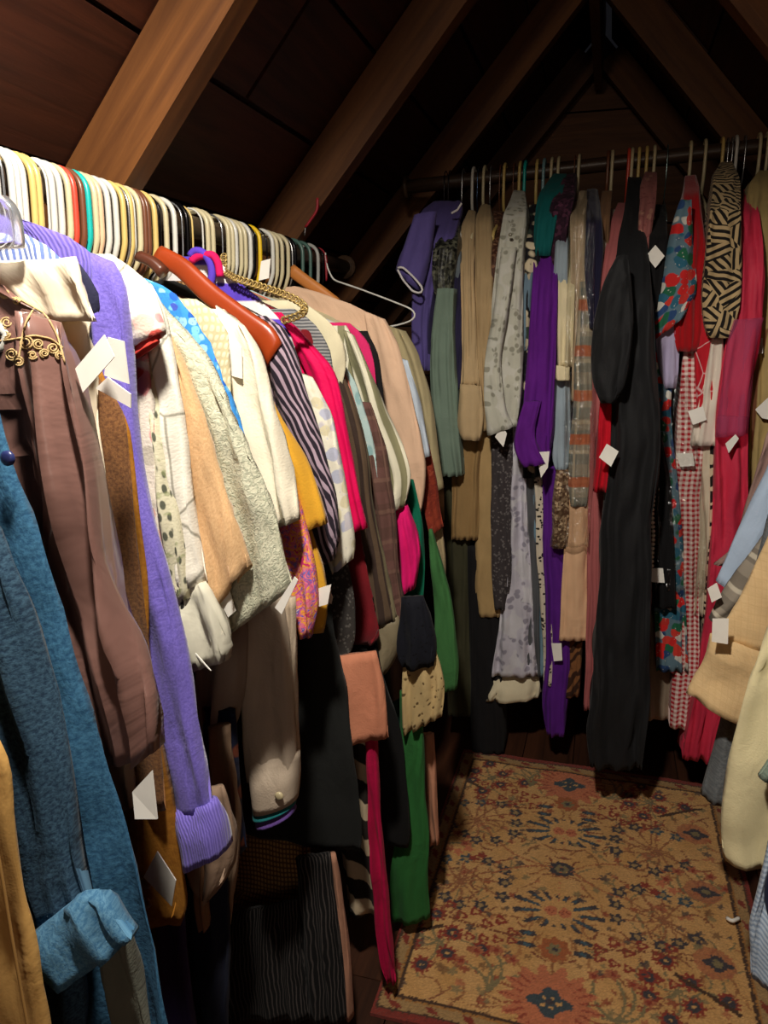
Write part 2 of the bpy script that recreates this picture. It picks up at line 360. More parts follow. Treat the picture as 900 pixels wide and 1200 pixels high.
# ---------------------------------------------------------------- rug
def build_rug():
    xa, xb, ya, yb = -.300, .325, .965, 1.795
    st = .0026; nx = int((xb-xa)/st); ny = int((yb-ya)/st)
    X, Yg = np.meshgrid(np.linspace(xa, xb, nx), np.linspace(ya, yb, ny))
    jx = (RNG.random(X.shape)-.5)*.003; jy = (RNG.random(X.shape)-.5)*.003
    PX, PY = X+jx, Yg+jy
    c = lambda r, g, b: np.array(lin((r, g, b))[:3])
    tan, gold, navy, teal, red, salm, olive, dark = c(190, 146, 92), c(150, 104, 56), c(40, 48, 60), c(44, 84, 100), c(128, 46, 40), c(178, 104, 74), c(116, 106, 76), c(52, 38, 34)
    I = np.tile(tan, (ny, nx, 1))
    nz = Wob(.25, .25)(PX, PY)+Wob(.1, .1)(PX, PY); I += (nz*.018)[..., None]*np.array([1, .8, .5])
    def put(mask, col, al=1.0): I[mask] = I[mask]*(1-al)+np.asarray(col)*al
    def disc(x, y, rx, ry, col, al=1): put(((PX-x)/rx)**2+((PY-y)/ry)**2 < 1, col, al)
    def ring(x, y, r0, r1, col, k=0, dep=.2, asp=1, al=1):
        dx, dy = PX-x, (PY-y)/asp; r = np.hypot(dx, dy); th = np.arctan2(dy, dx); m = 1+dep*np.cos(k*th) if k else 1
        put((r >= r0*m) & (r < r1*m), col, al)
    def burst(x, y, r0, r1, col, k, duty=.5, al=1):
        dx, dy = PX-x, PY-y; r = np.hypot(dx, dy); th = np.arctan2(dy, dx)
        put((r > r0) & (r < r1*(.75+.25*np.cos(2*th))) & (np.cos(k*th) > 1-2*duty*(1-.6*(r-r0)/(r1-r0))), col, al)
    def line(x0, y0, x1, y1, wd, col, bend=0, dot=0, al=1):
        n = 26; t = np.linspace(0, 1, n); px = x0+(x1-x0)*t-(y1-y0)*bend*4*t*(1-t); py = y0+(y1-y0)*t+(x1-x0)*bend*4*t*(1-t)
        for i, (a, b) in enumerate(zip(px, py)):
            if dot and i % 2: continue
            i0, i1 = int((a-wd-xa)/st)-1, int((a+wd-xa)/st)+2; j0, j1 = int((b-wd-ya)/st)-1, int((b+wd-ya)/st)+2
            sl = (slice(max(j0, 0), max(j1, 0)), slice(max(i0, 0), max(i1, 0)))
            m = (PX[sl]-a)**2+(PY[sl]-b)**2 < wd*wd; I[sl][m] = I[sl][m]*(1-al)+col*al
    def flower(x, y, r, ce, pe, k=6):
        ring(x, y, 0, r, pe, k, .25); disc(x, y, r*.45, r*.45, ce)
    cx = -.028
    def both(fn, x, *a):
        fn(cx+x, *a); fn(cx-x, *a)
    # fine filler: curling stems, buds and shadowy tints
    for k in range(210):
        x0, y0 = RNG.uniform(0, .30), RNG.uniform(ya+.04, yb-.04); a = RNG.uniform(0, 6.28); L = RNG.uniform(.02, .055); bd = RNG.uniform(-.3, .3)
        cc = [c(132, 84, 54), c(116, 62, 46), olive, c(150, 100, 62)][k % 4]
        for sx in (1, -1): line(cx+sx*x0, y0, cx+sx*(x0+L*math.cos(a)), y0+L*math.sin(a), .0019, cc, bd*sx, 0, .8)
    for k in range(170):
        x0, y0, r0 = RNG.uniform(.02, .30), RNG.uniform(ya+.04, yb-.04), RNG.uniform(.004, .0085)
        for sx in (1, -1): ring(cx+sx*x0, y0, 0, r0, [red, c(110, 78, 52), navy, salm*.8, olive][k % 5], 5, .3, 1, .8)
    for k in range(4):
        yk = 1.04+.2*k
    for sx in (1, -1):
        for (x0, y0, col) in ((.19, 1.30, navy), (.19, 1.50, navy)):
            for (dx, dy) in ((-.085, .02), (-.085, -.02), (-.08, .055), (-.05, -.055), (-.045, .075), (-.01, -.065), (.02, -.05), (.0, .07), (.04, .06), (.05, -.03)):
                line(cx+sx*x0, y0, cx+sx*(x0+dx*.85), y0+dy*.85, .0022, c(138, 88, 60), .06)
                flower(cx+sx*(x0+dx), y0+dy, .0125, c(150, 124, 84), navy if (dx+dy) < .05 else teal*.7, 5)
        for (x0, y0) in ((.20, 1.14), (.18, 1.68)):
            for a in np.linspace(0, 6.28, 8)[:-1]:
                rr = .05+.02*math.cos(3*a); fx, fy = cx+sx*x0+rr*math.cos(a)*1.1, y0+rr*math.sin(a)
                line(cx+sx*x0, y0, fx, fy, .0022, olive, .15); ring(fx, fy, 0, .017, red, 10, .22); disc(fx, fy, .0105, .0105, navy); disc(fx, fy, .003, .003, tan)
        # salmon rosettes with olive leaves
        for (x0, y0) in ((.10, 1.085), (.09, 1.70), (.255, 1.40)):
            for k in range(5):
                a = .6+k*.5; line(cx+sx*x0, y0-.03, cx+sx*(x0+.06*math.cos(a)), y0-.03+.085*math.sin(a), .0028, olive, .2*(1 if k > 2 else -1))
                flower(cx+sx*(x0+.065*math.cos(a)), y0-.03+.09*math.sin(a), .0105, red, salm*.75, 5)
        # red scrolls
        for (y0, d) in ((1.205, 1), (1.60, -1)):
            for k in range(6):
                xx = cx+sx*(.075+.024*k); ring(xx, y0+d*.010*k*.3+(.012 if k % 2 else -.008), .005, .0105, red, 3, .25)
                ring(xx, y0-d*.03-.004*k*d, .004, .009, red, 3, .25)
            line(cx+sx*.06, y0-.012, cx+sx*.25, y0-.012+d*.02, .003, c(110, 60, 44), .05)
            line(cx+sx*.2, y0-.03*d, cx+sx*.29, y0-.085*d, .0042, dark, 0)
            for dd in (-.014, .014):
                ring(cx+sx*.048, y0-.016+dd, 0, .012, navy, 2, .35, .7); ring(cx+sx*.048, y0-.016+dd, 0, .005, teal, 2, .3)
        # edge palmettes
        for y0 in (1.22, 1.40, 1.585):
            disc(cx+sx*.265, y0, .034, .034, salm*.8, .75); ring(cx+sx*.27, y0, 0, .022, navy, 4, .2, .7); disc(cx+sx*.27, y0, .008, .008, olive)
    # central axis
    for (y0, d) in ((1.06, 1), (1.70, -1)):
        ring(cx, y0, 0, .070, salm, 14, .16); burst(cx, y0, .03, .085, red, 26, .22, .8); ring(cx, y0, 0, .046, salm, 6, .06)
        ring(cx, y0, 0, .030, teal*.55, 4, .22, .8); burst(cx, y0, .008, .02, tan, 5, .35); ring(cx, y0, 0, .006, navy)
    for (y0, d) in ((1.27, 1), (1.515, -1)):
        burst(cx, y0, .024, .085, navy, 15, .52); burst(cx, y0, .03, .07, teal*.8, 15, .22); ring(cx, y0, 0, .034, tan, 7, .14)
        for k in (-1, 1): disc(cx+k*.013, y0, .012, .013, salm); burst(cx+k*.013, y0, .003, .011, red, 6, .35)
    for y0 in (1.175, 1.39, 1.62):
        ring(cx, y0, .013, .026, navy, 10, .07, .8) if y0 == 1.39 else ring(cx, y0, 0, .026, c(150, 84, 52), 8, .12)
        ring(cx, y0, 0, .012, olive, 6, .15); ring(cx, y0, 0, .005, navy)
    line(cx, 1.3, cx, 1.5, .002, salm, 0, 1)
    for sx in (1, -1):
        line(cx+sx*.02, 1.39, cx+sx*.13, 1.44, .0024, c(150, 90, 60), .1); line(cx+sx*.02, 1.39, cx+sx*.13, 1.34, .0024, c(150, 90, 60), -.1)
        for (dx, dy) in ((.16, 0), (.19, .012), (.175, -.015), (.21, -.004)): ring(cx+sx*dx, 1.39+dy, 0, .009, red if dx < .18 else salm, 5, .3)
    # border
    ed = np.minimum.reduce([PX-xa+.010, xb-PX+.006, PY-ya, yb-PY])
    put(ed < .044, gold); put((ed < .046) & (ed > .040), dark); put((ed < .036) & (ed > .018), c(150, 120, 80))
    ph = (PX+PY)*52; put((ed < .033) & (ed > .021) & (np.cos(ph*2) > .6), red*.8); put((ed < .018) & (ed > .014), dark); put(ed < .014, c(112, 34, 36))
    I = I*.9+.1*I.mean((0, 1)); I *= (1+.3*(RNG.random((ny, nx))-.5))[..., None]; I = np.clip(I, .003, 1)
    Z = .008+.0012*Wob(.2, .2)(X, Yg)+(RNG.random(X.shape)-.5)*.0012
    V = np.stack([X, Yg, Z], 2).reshape(-1, 3); n = nx*ny
    idx = np.arange(n).reshape(ny, nx)
    Q = np.stack([idx[:-1, :-1], idx[:-1, 1:], idx[1:, 1:], idx[1:, :-1]], 2).reshape(-1, 4)
    s = NT('rug_wool'); at = s.n('Attribute', attribute_name='Col'); tc = s.n('TexCoord').outputs['Object']
    s.fin(at.outputs['Color'], .95, s.bump(s.noise(tc, 500, 2).outputs[0], .5, .003), .1, .1)
    me = bpy.data.meshes.new('rug'); loc = ((xa+xb)/2, (ya+yb)/2, 0)
    # skirt down to the floor
    rim = list(idx[0, :])+list(idx[1:, -1])+list(idx[-1, -2::-1])+list(idx[-2:0:-1, 0])
    low = V[rim].copy(); low[:, 2] = .0005; b = len(V); V2 = np.vstack([V, low])-np.array(loc)
    m = len(rim); Fq = Q.tolist()+[[rim[(i+1) % m], rim[i], b+i, b+(i+1) % m] for i in range(m)]
    me.from_pydata(V2.tolist(), [], Fq); me.materials.append(s.m)
    ca = me.color_attributes.new('Col', 'FLOAT_COLOR', 'POINT')
    cc = np.ones((len(V2), 4)); cc[:n, :3] = I.reshape(-1, 3); cc[n:, :3] = cc[rim, :3]
    ca.data.foreach_set('color', cc.ravel()); me.update()
    o = bpy.data.objects.new('rug', me); o.location = loc; COL.objects.link(o)
    tag(o, 'small golden tan oriental rug with navy palmettes and red scrolls on the floor', 'rug')
build_rug()
q = path_tube('paper_scrap', smooth_path([atz(852, 1076, .016), atz(858, 1080, .02), atz(866, 1076, .017)], 8), .0035, PAPER, loc=atz(860, 1078, .012))
tag(q, 'tiny white scrap lying on the rug by the pale blue cuff', 'scrap')

# ---------------------------------------------------------------- rods
XL, ZL, XR, YB = -.62, 1.213, .45, 2.0
def rod(label, a, b, r=.016):
    o = thing('clothes_rod', label, 'clothes rod', a)
    path_tube('rod', smooth_path([a, b], 10, 0), r, W_ROD, o, 14)
    for p in (a, b): path_tube('end_block', smooth_path([np.array(p)-(np.array(b)-np.array(a))*.004, np.array(p)+(np.array(b)-np.array(a))*.004], 3, 0), r*1.7, W_ROD, o, 14)
    return o
rod('dark wooden rod under the roof holding the purple cardigan and cream blazers', (XL, .25, ZL), (XL, 1.82, ZL))
rod('dark wooden rod holding the cream coat and linen jacket', (XR, .5, ZL), (XR, 1.72, ZL))
BR = lambda x: 1.462+.055*(x+.0)     # far rod height (slightly tilted)
ra, rbp = (-.515, YB, BR(-.515)-.016), (.385, YB, BR(.385)-.016)
rod('long dark rod across the gable end holding the black maxi dress', ra, rbp, .0165)

# ---------------------------------------------------------------- hangers
HMESH = {}
def hanger_paths(kind):
    hk = [(-.022, -.012)]+[(.0235*math.cos(a), .0235*math.sin(a)+.002) for a in np.linspace(math.pi*1.05, 0, 12)]+[(.0235, -.02), (.0225, -.05), (.014, -.072), (.001, -.084), (0, -.094)]
    ar = [(0, -.092), (.03, -.100), (.10, -.125), (.17, -.152), (.186, -.162), (.18, -.172), (.16, -.176), (0, -.178), (-.16, -.176), (-.168, -.172), (-.172, -.162), (-.155, -.152), (-.10, -.125), (-.03, -.100), (0, -.092)]
    return hk, ar
def hanger(p, ax, kind, col, label, group, tilt=0.0):
    """p: rod centre; ax: unit vector towards the aisle"""
    ax = np.array(ax, float); ax = ax/np.linalg.norm(ax)
    o = thing('wire_hanger' if kind == 'wire' else 'plastic_hanger' if kind != 'wood' else 'wooden_hanger', label, 'hanger', p, group)
    hk, ar = hanger_paths(kind)
    m = simple('hanger_'+'_'.join(map(str, col)), col, .35 if kind != 'wire' else .25, .5, 0 if kind != 'wire' else .8)
    zz = np.array([0, 0, 1.0]); lean = np.cross(zz, ax)*tilt
    key = (kind, col, tuple(np.round(ax, 3)), tilt)
    for nm, pts, r in (('hook', hk, {'wire': .0014, 'plastic': .0038, 'wood': .0018}[kind]), ('shoulder_bar', ar, {'wire': .0014, 'plastic': .004, 'wood': .006}[kind])):
        if key+(nm,) in HMESH:
            c = bpy.data.objects.new(nm, HMESH[key+(nm,)]); COL.objects.link(c); c.parent = o; continue
        Q = smooth_path([np.array(p)+ax*u+zz*z+lean*(-z) for u, z in pts], 34 if nm == 'hook' else 40, 1)
        mm = m if not (kind == 'wood' and nm == 'hook') else simple('hook_steel', (190, 190, 190), .25, .5, .9)
        c = path_tube(nm, Q, r, mm, o, 8); HMESH[key+(nm,)] = c.data
    return o
WH, CR, YE, TE, RD, BN, BK, PE, GN, CH, YW = (204, 202, 194), (198, 186, 150), (206, 178, 108), (22, 172, 166), (206, 70, 52), (110, 66, 44), (24, 22, 24), (216, 180, 146), (70, 100, 92), (170, 172, 176), (226, 186, 30)
names = {WH: 'white', CR: 'cream', YE: 'pale yellow', TE: 'turquoise', RD: 'coral red', BN: 'brown', BK: 'black', PE: 'peach', GN: 'grey green', CH: 'chrome', YW: 'bright yellow'}
HL = [(4, CH, 'wire'), (14, WH, 0), (21, WH, 0), (28, WH, 0), (39, YE, 0), (46, YE, 0), (56, WH, 'wire'), (62, WH, 0), (71, WH, 0), (81, CR, 0), (88, RD, 0), (97, BN, 0), (104, TE, 0),
      (112, CR, 0), (118, PE, 0), (127, WH, 0), (136, WH, 0), (145, YE, 0), (154, YE, 0), (158, WH, 'wire'), (164, CR, 0), (170, BN, 0), (174, BN, 0), (182, YE, 0), (188, BK, 'wire'), (195, CR, 0), (205, WH, 0),
      (214, CH, 'wire'), (220, BK, 0), (226, YE, 'wire'), (238, WH, 'wire'), (244, CR, 0), (250, CR, 0), (261, CH, 'wire'), (268, CR, 0), (273, CR, 0), (277, WH, 0), (283, CR, 0), (288, CR, 0), (294, WH, 0), (298, BK, 0), (305, YW, 0),
      (313, BK, 'wire'), (320, WH, 0), (325, CR, 0), (331, CR, 0), (338, CR, 0), (346, BK, 0), (355, GN, 0), (364, GN, 0), (373, (170, 170, 165), 0), (379, BK, 'wire')]
names[(170, 170, 165)] = 'grey'
for px, col, k in HL:
    Y = atx(px, 215+.3*px*.9, XL+.0235)[1]; kind = k or 'plastic'
    n_ = names[col]
    lab = '%s %s hanger hooked on the rod under the roof' % (n_, 'thin wire' if kind == 'wire' else 'plastic tube')
    same = sum(1 for a in HL if a[1] == col and (a[2] or 'plastic') == kind)
    hanger((XL, Y, ZL), (1, 0, 0), kind, col, lab, '%s %s hangers on the near rod' % (n_, kind) if same > 1 else None)
for Y in (.36, .44, .50, .545, .575, .60, .64, .68):
    hanger((XL, Y, ZL), (1, 0, 0), 'plastic', WH, 'white plastic tube hanger hooked on the rod under the roof', 'white plastic hangers on the near rod')
HB = [(521, BK, 'wire'), (526, BK, 'wire'), (542, CH, 'wire'), (554, WH, 0), (560, (60, 80, 110), 'wire'), (567, CR, 0), (575, CH, 'wire'), (586, BN, 'wire'), (591, YE, 0), (602, BN, 'wire'), (609, YE, 0), (615, TE, 0),
      (629, YE, 0), (637, (120, 160, 170), 0), (646, CR, 0), (654, CR, 0), (673, BN, 'wire'), (678, CR, 0), (712, BN, 0), (717, CR, 0), (736, RD, 0), (740, CR, 0), (748, YE, 0), (757, YE, 0), (766, CR, 0), (781, (120, 140, 140), 'wire'),
      (808, CR, 0), (825, CR, 0), (845, YE, 0), (851, CH, 'wire'), (856, CH, 'wire'), (861, WH, 0), (871, CH, 'wire'), (888, CR, 0), (897, CR, 0)]
names[(60, 80, 110)] = 'blue'; names[(120, 160, 170)] = 'pale blue'; names[(120, 140, 140)] = 'grey'
for px, col, k in HB:
    X = aty(px, 200, YB-.02)[0]; kind = k or 'plastic'; n_ = names[col]
    same = sum(1 for a in HB if a[1] == col and (a[2] or 'plastic') == kind)
    hanger((X, YB, BR(X)-.016+.001), (0, -1, 0), kind, col, '%s %s hanger on the rod at the gable end' % (n_, 'thin wire' if kind == 'wire' else 'plastic tube'),
           '%s %s hangers on the far rod' % (n_, kind) if same > 1 else None)
for Y in (1.0, 1.1, 1.25, 1.33, 1.40, 1.45):
    hanger((XR, Y, ZL), (-1, 0, 0), 'plastic', WH, 'white plastic hanger on the rod holding the cream coat', 'white hangers above the cream coat')

# ---------------------------------------------------------------- garments
def price_tag(parent, corners, Y, hole=None, label='white paper price tag'):
    ys = Y if not np.isscalar(Y) else [Y]*4
    q = [aty(px, py, y) for (px, py), y in zip(corners, ys)]
    n = np.cross(q[1]-q[0], q[3]-q[0]); n /= np.linalg.norm(n)
    o = slab('price_tag', q, n, .0012, PAPER, parent); o['label'] = label
    if hole:
        a = aty(*hole, np.mean(ys)+.003); b = q[0]
        path_tube('tag_string', smooth_path([a, (a+b)/2+np.array([.002, -.002, -.004]), b], 8, 0), .0007, STRING, o, 5)
    return o
def limit(x, z, sgn):
    lim = (z-RZ)/SL
    if sgn > 0: return max(x, RX+lim+.02)
    return min(x, RX-lim-.02)
def side_garment(name, label, cat, mat, Y, edge, sleeves=(), sgn=1, th=.011, fold=.007, lam=.06, wr=.0015, tip=None, extra=None, hemdrop=0, group=None):
    """garment on one of the two rods that run along the attic; edge: aisle-side outline, px"""
    X0 = XL if sgn > 0 else XR
    pts = [aty(px, py, Y) for px, py in edge]
    if tip is None: tip = (X0+sgn*.195, 1.062)
    if tip: pts = [np.array([X0+sgn*.055, Y, tip[1]+.062]), np.array([X0+sgn*.10, Y, tip[1]+.045]), np.array([tip[0], Y, tip[1]]), np.array([tip[0]+sgn*.008, Y, tip[1]-.05])]+pts
    pts = [p for i, p in enumerate(pts) if i == 0 or p[2] < pts[i-1][2]-.002 or i == len(pts)-1]
    zmin = min(p[2] for p in pts)
    o = thing(name, label, cat, (X0, Y, max(zmin, .005)), group)
    A, B = [], []
    for p in pts:
        w_ = abs(p[0]-X0); q = np.array([limit(X0-sgn*min(w_, .21), p[2], sgn), Y, p[2]])
        if sgn > 0: A.append(q); B.append(p)
        else: A.append(p); B.append(q)
    thv = [th*.55, th*.6, th*.7]+[th]*(len(pts)-3)
    flat_tube('body', A, B, [-t for t in thv], thv, mat, o, fold, lam, wr)
    o['_Y'] = Y
    for s in sleeves: sleeve(o, s, Y-.016, mat, th*1.15, fold*.6)
    return o
def rows3(rows, Y): return [aty(r[0], r[1], Y) for r in rows], [aty(r[2], r[3], Y) for r in rows]
def sleeve(o, rows, Y, mat, th=.014, fold=.004, name='sleeve', lam=.035, wr=.0018, **kw):
    A, B = rows3(rows, Y); n = len(rows)
    tv = [th*.5]+[th]*(n-1)
    return flat_tube(name, A, B, [-t for t in tv], tv, mat, o, fold, lam, wr, N=30, top=.5, **kw)[0]
def free_garment(name, label, cat, mat, Y, rows, th=.012, fold=.006, part='body', group=None, **kw):
    """a garment of which only one hanging length shows: rows (xl,yl,xr,yr) at depth Y"""
    A, B = rows3(rows, Y); z = min(min(p[2] for p in A), min(p[2] for p in B))
    c = (A[-1]+B[-1])/2
    o = thing(name, label, cat, (c[0], Y, max(z, .004)), group)
    n = len(rows); tv = [th*.5]+[th]*(n-1)
    flat_tube(part, A, B, [-t for t in tv], tv, mat, o, fold, kw.pop('lam', .05), kw.pop('wr', .0018), **kw); return o
def far_garment(name, label, cat, mat, Yf, rows, depth=.30, fold=.004, lam=.022, sl=(), group=None, wr=.0015, taper=34, part='body', **kw):
    """garment on the far rod, seen end-on; rows (xl, xr, y) of its front edge"""
    A, B, yf, yb = [], [], [], []
    y0 = rows[0][2]; hang = y0 < 290
    for xl, xr, y in rows:
        k = max(0, 1-(y-y0)/taper) if hang else 0
        Y = Yf+(YB-.05-Yf)*k
        A.append(aty(xl, y, Y)); B.append(aty(xr, y, Y)); yf.append(-.008); yb.append(depth*(1-k)+.03*k)
    if not hang: yb[0] = depth*.7
    # keep sections level (front and back of one row share height)
    z = min(p[2] for p in A+B); c = (A[-1]+B[-1])/2
    o = thing(name, label, cat, (c[0], Yf+depth/2, max(z, .004)), group); o['_Y'] = Yf
    flat_tube(part, A, B, yf, yb, mat, o, fold, lam, wr, power=2.6, N=40, top=.4, edge=.0015, **kw)
    for r, dy in sl: sleeve(o, r, Yf+dy, mat, .02, .003)
    return o
def add_sleeve(o, rows, dY, mat, th=.018, fold=.003, name='sleeve', **kw): return sleeve(o, rows, o['_Y']+dY, mat, th, fold, name, **kw)
def button(o, px, py, Y, r=.0055, col=(60, 60, 80)):
    p = aty(px, py, Y); n = 12; V = []
    for rr, dy in ((.55, -.002), (1, -.001), (1, .001)):
        V += [p+np.array([r*rr*math.cos(6.2832*k/n), dy, r*rr*math.sin(6.2832*k/n)]) for k in range(n)]
    Fc = [tuple(range(n))]+[(i*n+k, (i+1)*n+k, (i+1)*n+(k+1) % n, i*n+(k+1) % n) for i in (0, 1) for k in range(n)]
    return mesh_obj('button', V, Fc, simple('button_%d_%d_%d' % col, col, .3), o)

from mathutils.bvhtree import BVHTree
def on_cloth(objs, pts, lift=.0009):
    # lay a line of points onto the cloth surface (front side)
    vs_, fs = [], []
    for ob in objs:
        b = len(vs_); off = Vector(ob.parent.location)
        vs_ += [v_.co+off for v_ in ob.data.vertices]; fs += [[b+i for i in p.vertices] for p in ob.data.polygons]
    bv = BVHTree.FromPolygons(vs_, fs); out = []
    for px, py in pts:
        h = bv.ray_cast(Vector(CAM), Vector(ray(px, py)))
        if h[0] is not None:
            d = Vector(ray(px, py)).normalized(); out.append(np.array(h[0]-d*lift))
    return out

# ================================================================ near rack (under the roof slope)
SG = side_garment
def v(*rows): return list(rows)
m = fab('plain', (206, 160, 92), rough=.7, bump=.08)
o = SG('coat', 'mustard tan canvas coat with a stitched edge beside the blue denim robe', 'coat', m, .37,
   [(-60, 760), (0, 885), (18, 990), (37, 1095), (56, 1200), (75, 1300)], fold=.003)
path_tube('topstitch', smooth_path([aty(px, py, .3555) for px, py in ((-25, 900), (-2, 1000), (14, 1100), (32, 1200), (48, 1290))], 20), .0012, simple('stitch_thread', (176, 132, 70), .8), o, 5)
mb = fab('heather', (38, 80, 114), (64, 114, 148), p=.004, rough=.9)
o = SG('robe', 'blue brushed denim robe with a dark button and a turned-up cuff', 'robe', mb, .455,
   [(2, 480), (26, 560), (58, 660), (86, 780), (112, 880), (146, 1000), (172, 1100), (192, 1200), (208, 1300)], fold=.006, lam=.07, th=.012)
add = sleeve
md = fab('heather', (30, 52, 74), (62, 92, 114), p=.003, rough=.95)
sleeve(o, v((-90, 560, -20, 560), (-60, 700, 28, 700), (-30, 800, 52, 800), (-5, 900, 68, 895), (20, 1000, 88, 990), (48, 1075, 108, 1062)), .425, md, .014, .007)
sleeve(o, v((44, 1090, 100, 1046), (50, 1112, 128, 1052), (58, 1135, 150, 1085), (75, 1150, 160, 1098)), .408, fab('heather', (58, 104, 140), (92, 138, 168), p=.003), .018, .004, name='cuff', its=1)
sleeve(o, v((52, 1100, 90, 1110), (50, 1150, 95, 1150), (56, 1240, 92, 1240)), .415, md, .012, .004, name='sleeve_tail')
button(o, 9, 537, .437, .0055, (40, 48, 96))
free_garment('trousers', 'grey green cotton trouser leg hanging under the turned-up denim cuff', 'trousers', fab('plain', (110, 112, 100)), .43,
   v((115, 1090, 150, 1085), (128, 1140, 160, 1130), (142, 1200, 170, 1200), (150, 1260, 180, 1260)))
ms = fab('satin', (126, 92, 84), rough=.32, spec=.5, bump=.1)
o = SG('blouse', 'mauve brown satin blouse with gold embroidered loops on the yoke', 'blouse', ms, .507,
   [(-70, 316), (-10, 328), (40, 350), (70, 386), (84, 440), (98, 560), (112, 680), (122, 760), (128, 850)], fold=.008, lam=.05, tip=False, th=.012, wr=.003)
sleeve(o, v((25, 362, 62, 378), (25, 410, 82, 415), (40, 480, 94, 475), (56, 560, 108, 555), (68, 650, 122, 640), (78, 720, 140, 712), (92, 800, 172, 790), (102, 860, 190, 845), (112, 900, 188, 880)), .493, ms, .014, .008, wr=.004, lam=.026)
sleeve(o, v((102, 840, 150, 840), (112, 900, 155, 900), (124, 953, 158, 945)), .50, fab('plain', (136, 110, 90)), .010, .003, name='lining')
gold = simple('gold_cord', (186, 158, 112), .8, .15)
def loopy(cx, cy, r, turns, ph): return [(cx+r*(1-.75*t/turns)*math.cos(6.283*t+ph), cy+r*.9*(1-.75*t/turns)*math.sin(6.283*t+ph)) for t in np.linspace(0, turns, int(14*turns))]
cl = [c_ for c_ in o.children if c_.name.startswith(('body', 'sleeve'))]
for (cx, cy, r) in ((8, 378, 8), (6, 392, 6), (14, 415, 8), (30, 402, 9), (45, 403, 7), (62, 408, 8), (5, 345, 6), (22, 424, 7), (38, 416, 6), (52, 414, 6), (70, 416, 6), (20, 352, 5)):
    Pq = on_cloth(cl, loopy(cx, cy, r, 1.9, cx))
    if len(Pq) > 6: path_tube('embroidery', Pq, .0007, gold, o, 5)
for P in (((22, 420), (26, 395), (30, 378), (38, 364), (46, 356)), ((-6, 346), (20, 350), (40, 356), (56, 372), (68, 395), (76, 425)), ((-2, 400), (20, 397), (40, 393), (60, 397), (74, 408))):
    Pq = on_cloth(cl, smooth_path(P, 30))
    if len(Pq) > 6: path_tube('embroidery', Pq, .0008, gold, o, 5)
price_tag(o, [(155, 928), (178, 903), (184, 960), (158, 960)], [.478, .478, .474, .474], None)
SG('blouse', 'tan silk blouse peeking out between the mauve satin and ivory satin', 'blouse', fab('satin', (206, 150, 92), rough=.45), .525, [(66, 372), (76, 400), (77, 420), (70, 440), (66, 520)], tip=(-.44, 1.085), fold=.003)
mi = fab('satin', (236, 222, 196), rough=.4, spec=.4, bump=.1)
o = SG('jacket', 'ivory satin jacket with a wide stand collar and two price tags', 'jacket', mi, .55,
   [(88, 304), (99, 350), (110, 400), (117, 470), (128, 540), (137, 620), (138, 700)], tip=False, fold=.006, wr=.003)
sleeve(o, v((-30, 312, 86, 302), (-25, 322, 89, 312), (0, 345, 97, 342), (20, 378, 106, 376)), .531, mi, .008, .003, name='collar', its=1)
price_tag(o, [(122, 392), (134, 418), (97, 460), (88, 432)], [.50, .50, .495, .495], (112, 388), 'white ruled price tag on the ivory jacket')
price_tag(o, [(126, 395), (145, 400), (151, 450), (122, 440)], .515, None)
price_tag(o, [(112, 455), (126, 442), (153, 462), (153, 478)], .512, None)
SG('shirt', 'blue and white striped shirt collar just below the clear hanger', 'shirt', fab('stripe', (96, 116, 176), (206, 210, 222), p=.006), .566, [(30, 274), (62, 279), (76, 300), (84, 330), (90, 420)], tip=False, fold=.002)
SG('shirt', 'dark navy shirt whose collar stands out against the purple cardigan', 'shirt', fab('plain', (38, 38, 62)), .574, [(94, 310), (108, 318), (122, 332), (119, 362), (110, 384), (108, 440), (110, 560)], tip=False, fold=.002)
SG('coat', 'brown bouclé wool coat strip between ivory satin and purple cardigan', 'coat', fab('heather', (96, 60, 34), (130, 88, 50), p=.003, sheen=.4), .562,
   [(140, 460), (156, 560), (164, 660), (176, 780), (188, 880), (196, 950)], fold=.002, th=.006)
o = SG('coat', 'mustard brown suede coat with round buttons and a hanging white tag', 'coat', fab('heather', (168, 112, 36), (150, 96, 28), p=.006), .572,
   [(150, 480), (166, 640), (182, 780), (200, 920), (213, 1000), (220, 1070), (208, 1088)], fold=.004, th=.008)
for y in (1035, 1058): button(o, 171, y, .560, .006, (120, 80, 30))
price_tag(o, [(184, 998), (206, 1032), (201, 1062), (168, 1028)], .552, (203, 958))
mp = fab('rib', (126, 110, 206), (96, 82, 172), p=.0045, sheen=.6, rough=.95, bump=.5)
mpv = fab('heather', (126, 110, 206), (104, 90, 182), p=.0025, sheen=.6, rough=.95)
o = SG('cardigan', 'bright purple ribbed velour cardigan with a long sleeve and wide cuff', 'cardigan', mp, .608,
   [(22, 254), (60, 266), (100, 286), (128, 308), (139, 330), (144, 400), (156, 520), (168, 650), (180, 780), (190, 880), (194, 905)], tip=False, fold=.004, th=.010)
sleeve(o, v((104, 296, 128, 308), (106, 330, 142, 330), (118, 420, 149, 418), (136, 540, 168, 536), (152, 650, 192, 640), (164, 740, 212, 730), (176, 820, 228, 812), (192, 900, 243, 890), (202, 958, 251, 948)), .59, mpv, .013, .005)
sleeve(o, v((200, 946, 251, 936), (205, 975, 258, 962), (213, 1010, 263, 992)), .588, fab('rib', (132, 116, 212), (100, 86, 176), p=.003, sheen=.6), .021, .001, name='cuff', its=1)
mf = fab('floral', (240, 228, 214), (232, 150, 150), (238, 190, 176), (222, 92, 82), (206, 196, 180), p=.022)
o = SG('blouse', 'white blouse with pink blossom print and a red edged short sleeve', 'blouse', mf, .625, [(160, 345), (172, 400), (180, 500), (188, 600), (196, 700)], tip=False, fold=.004)
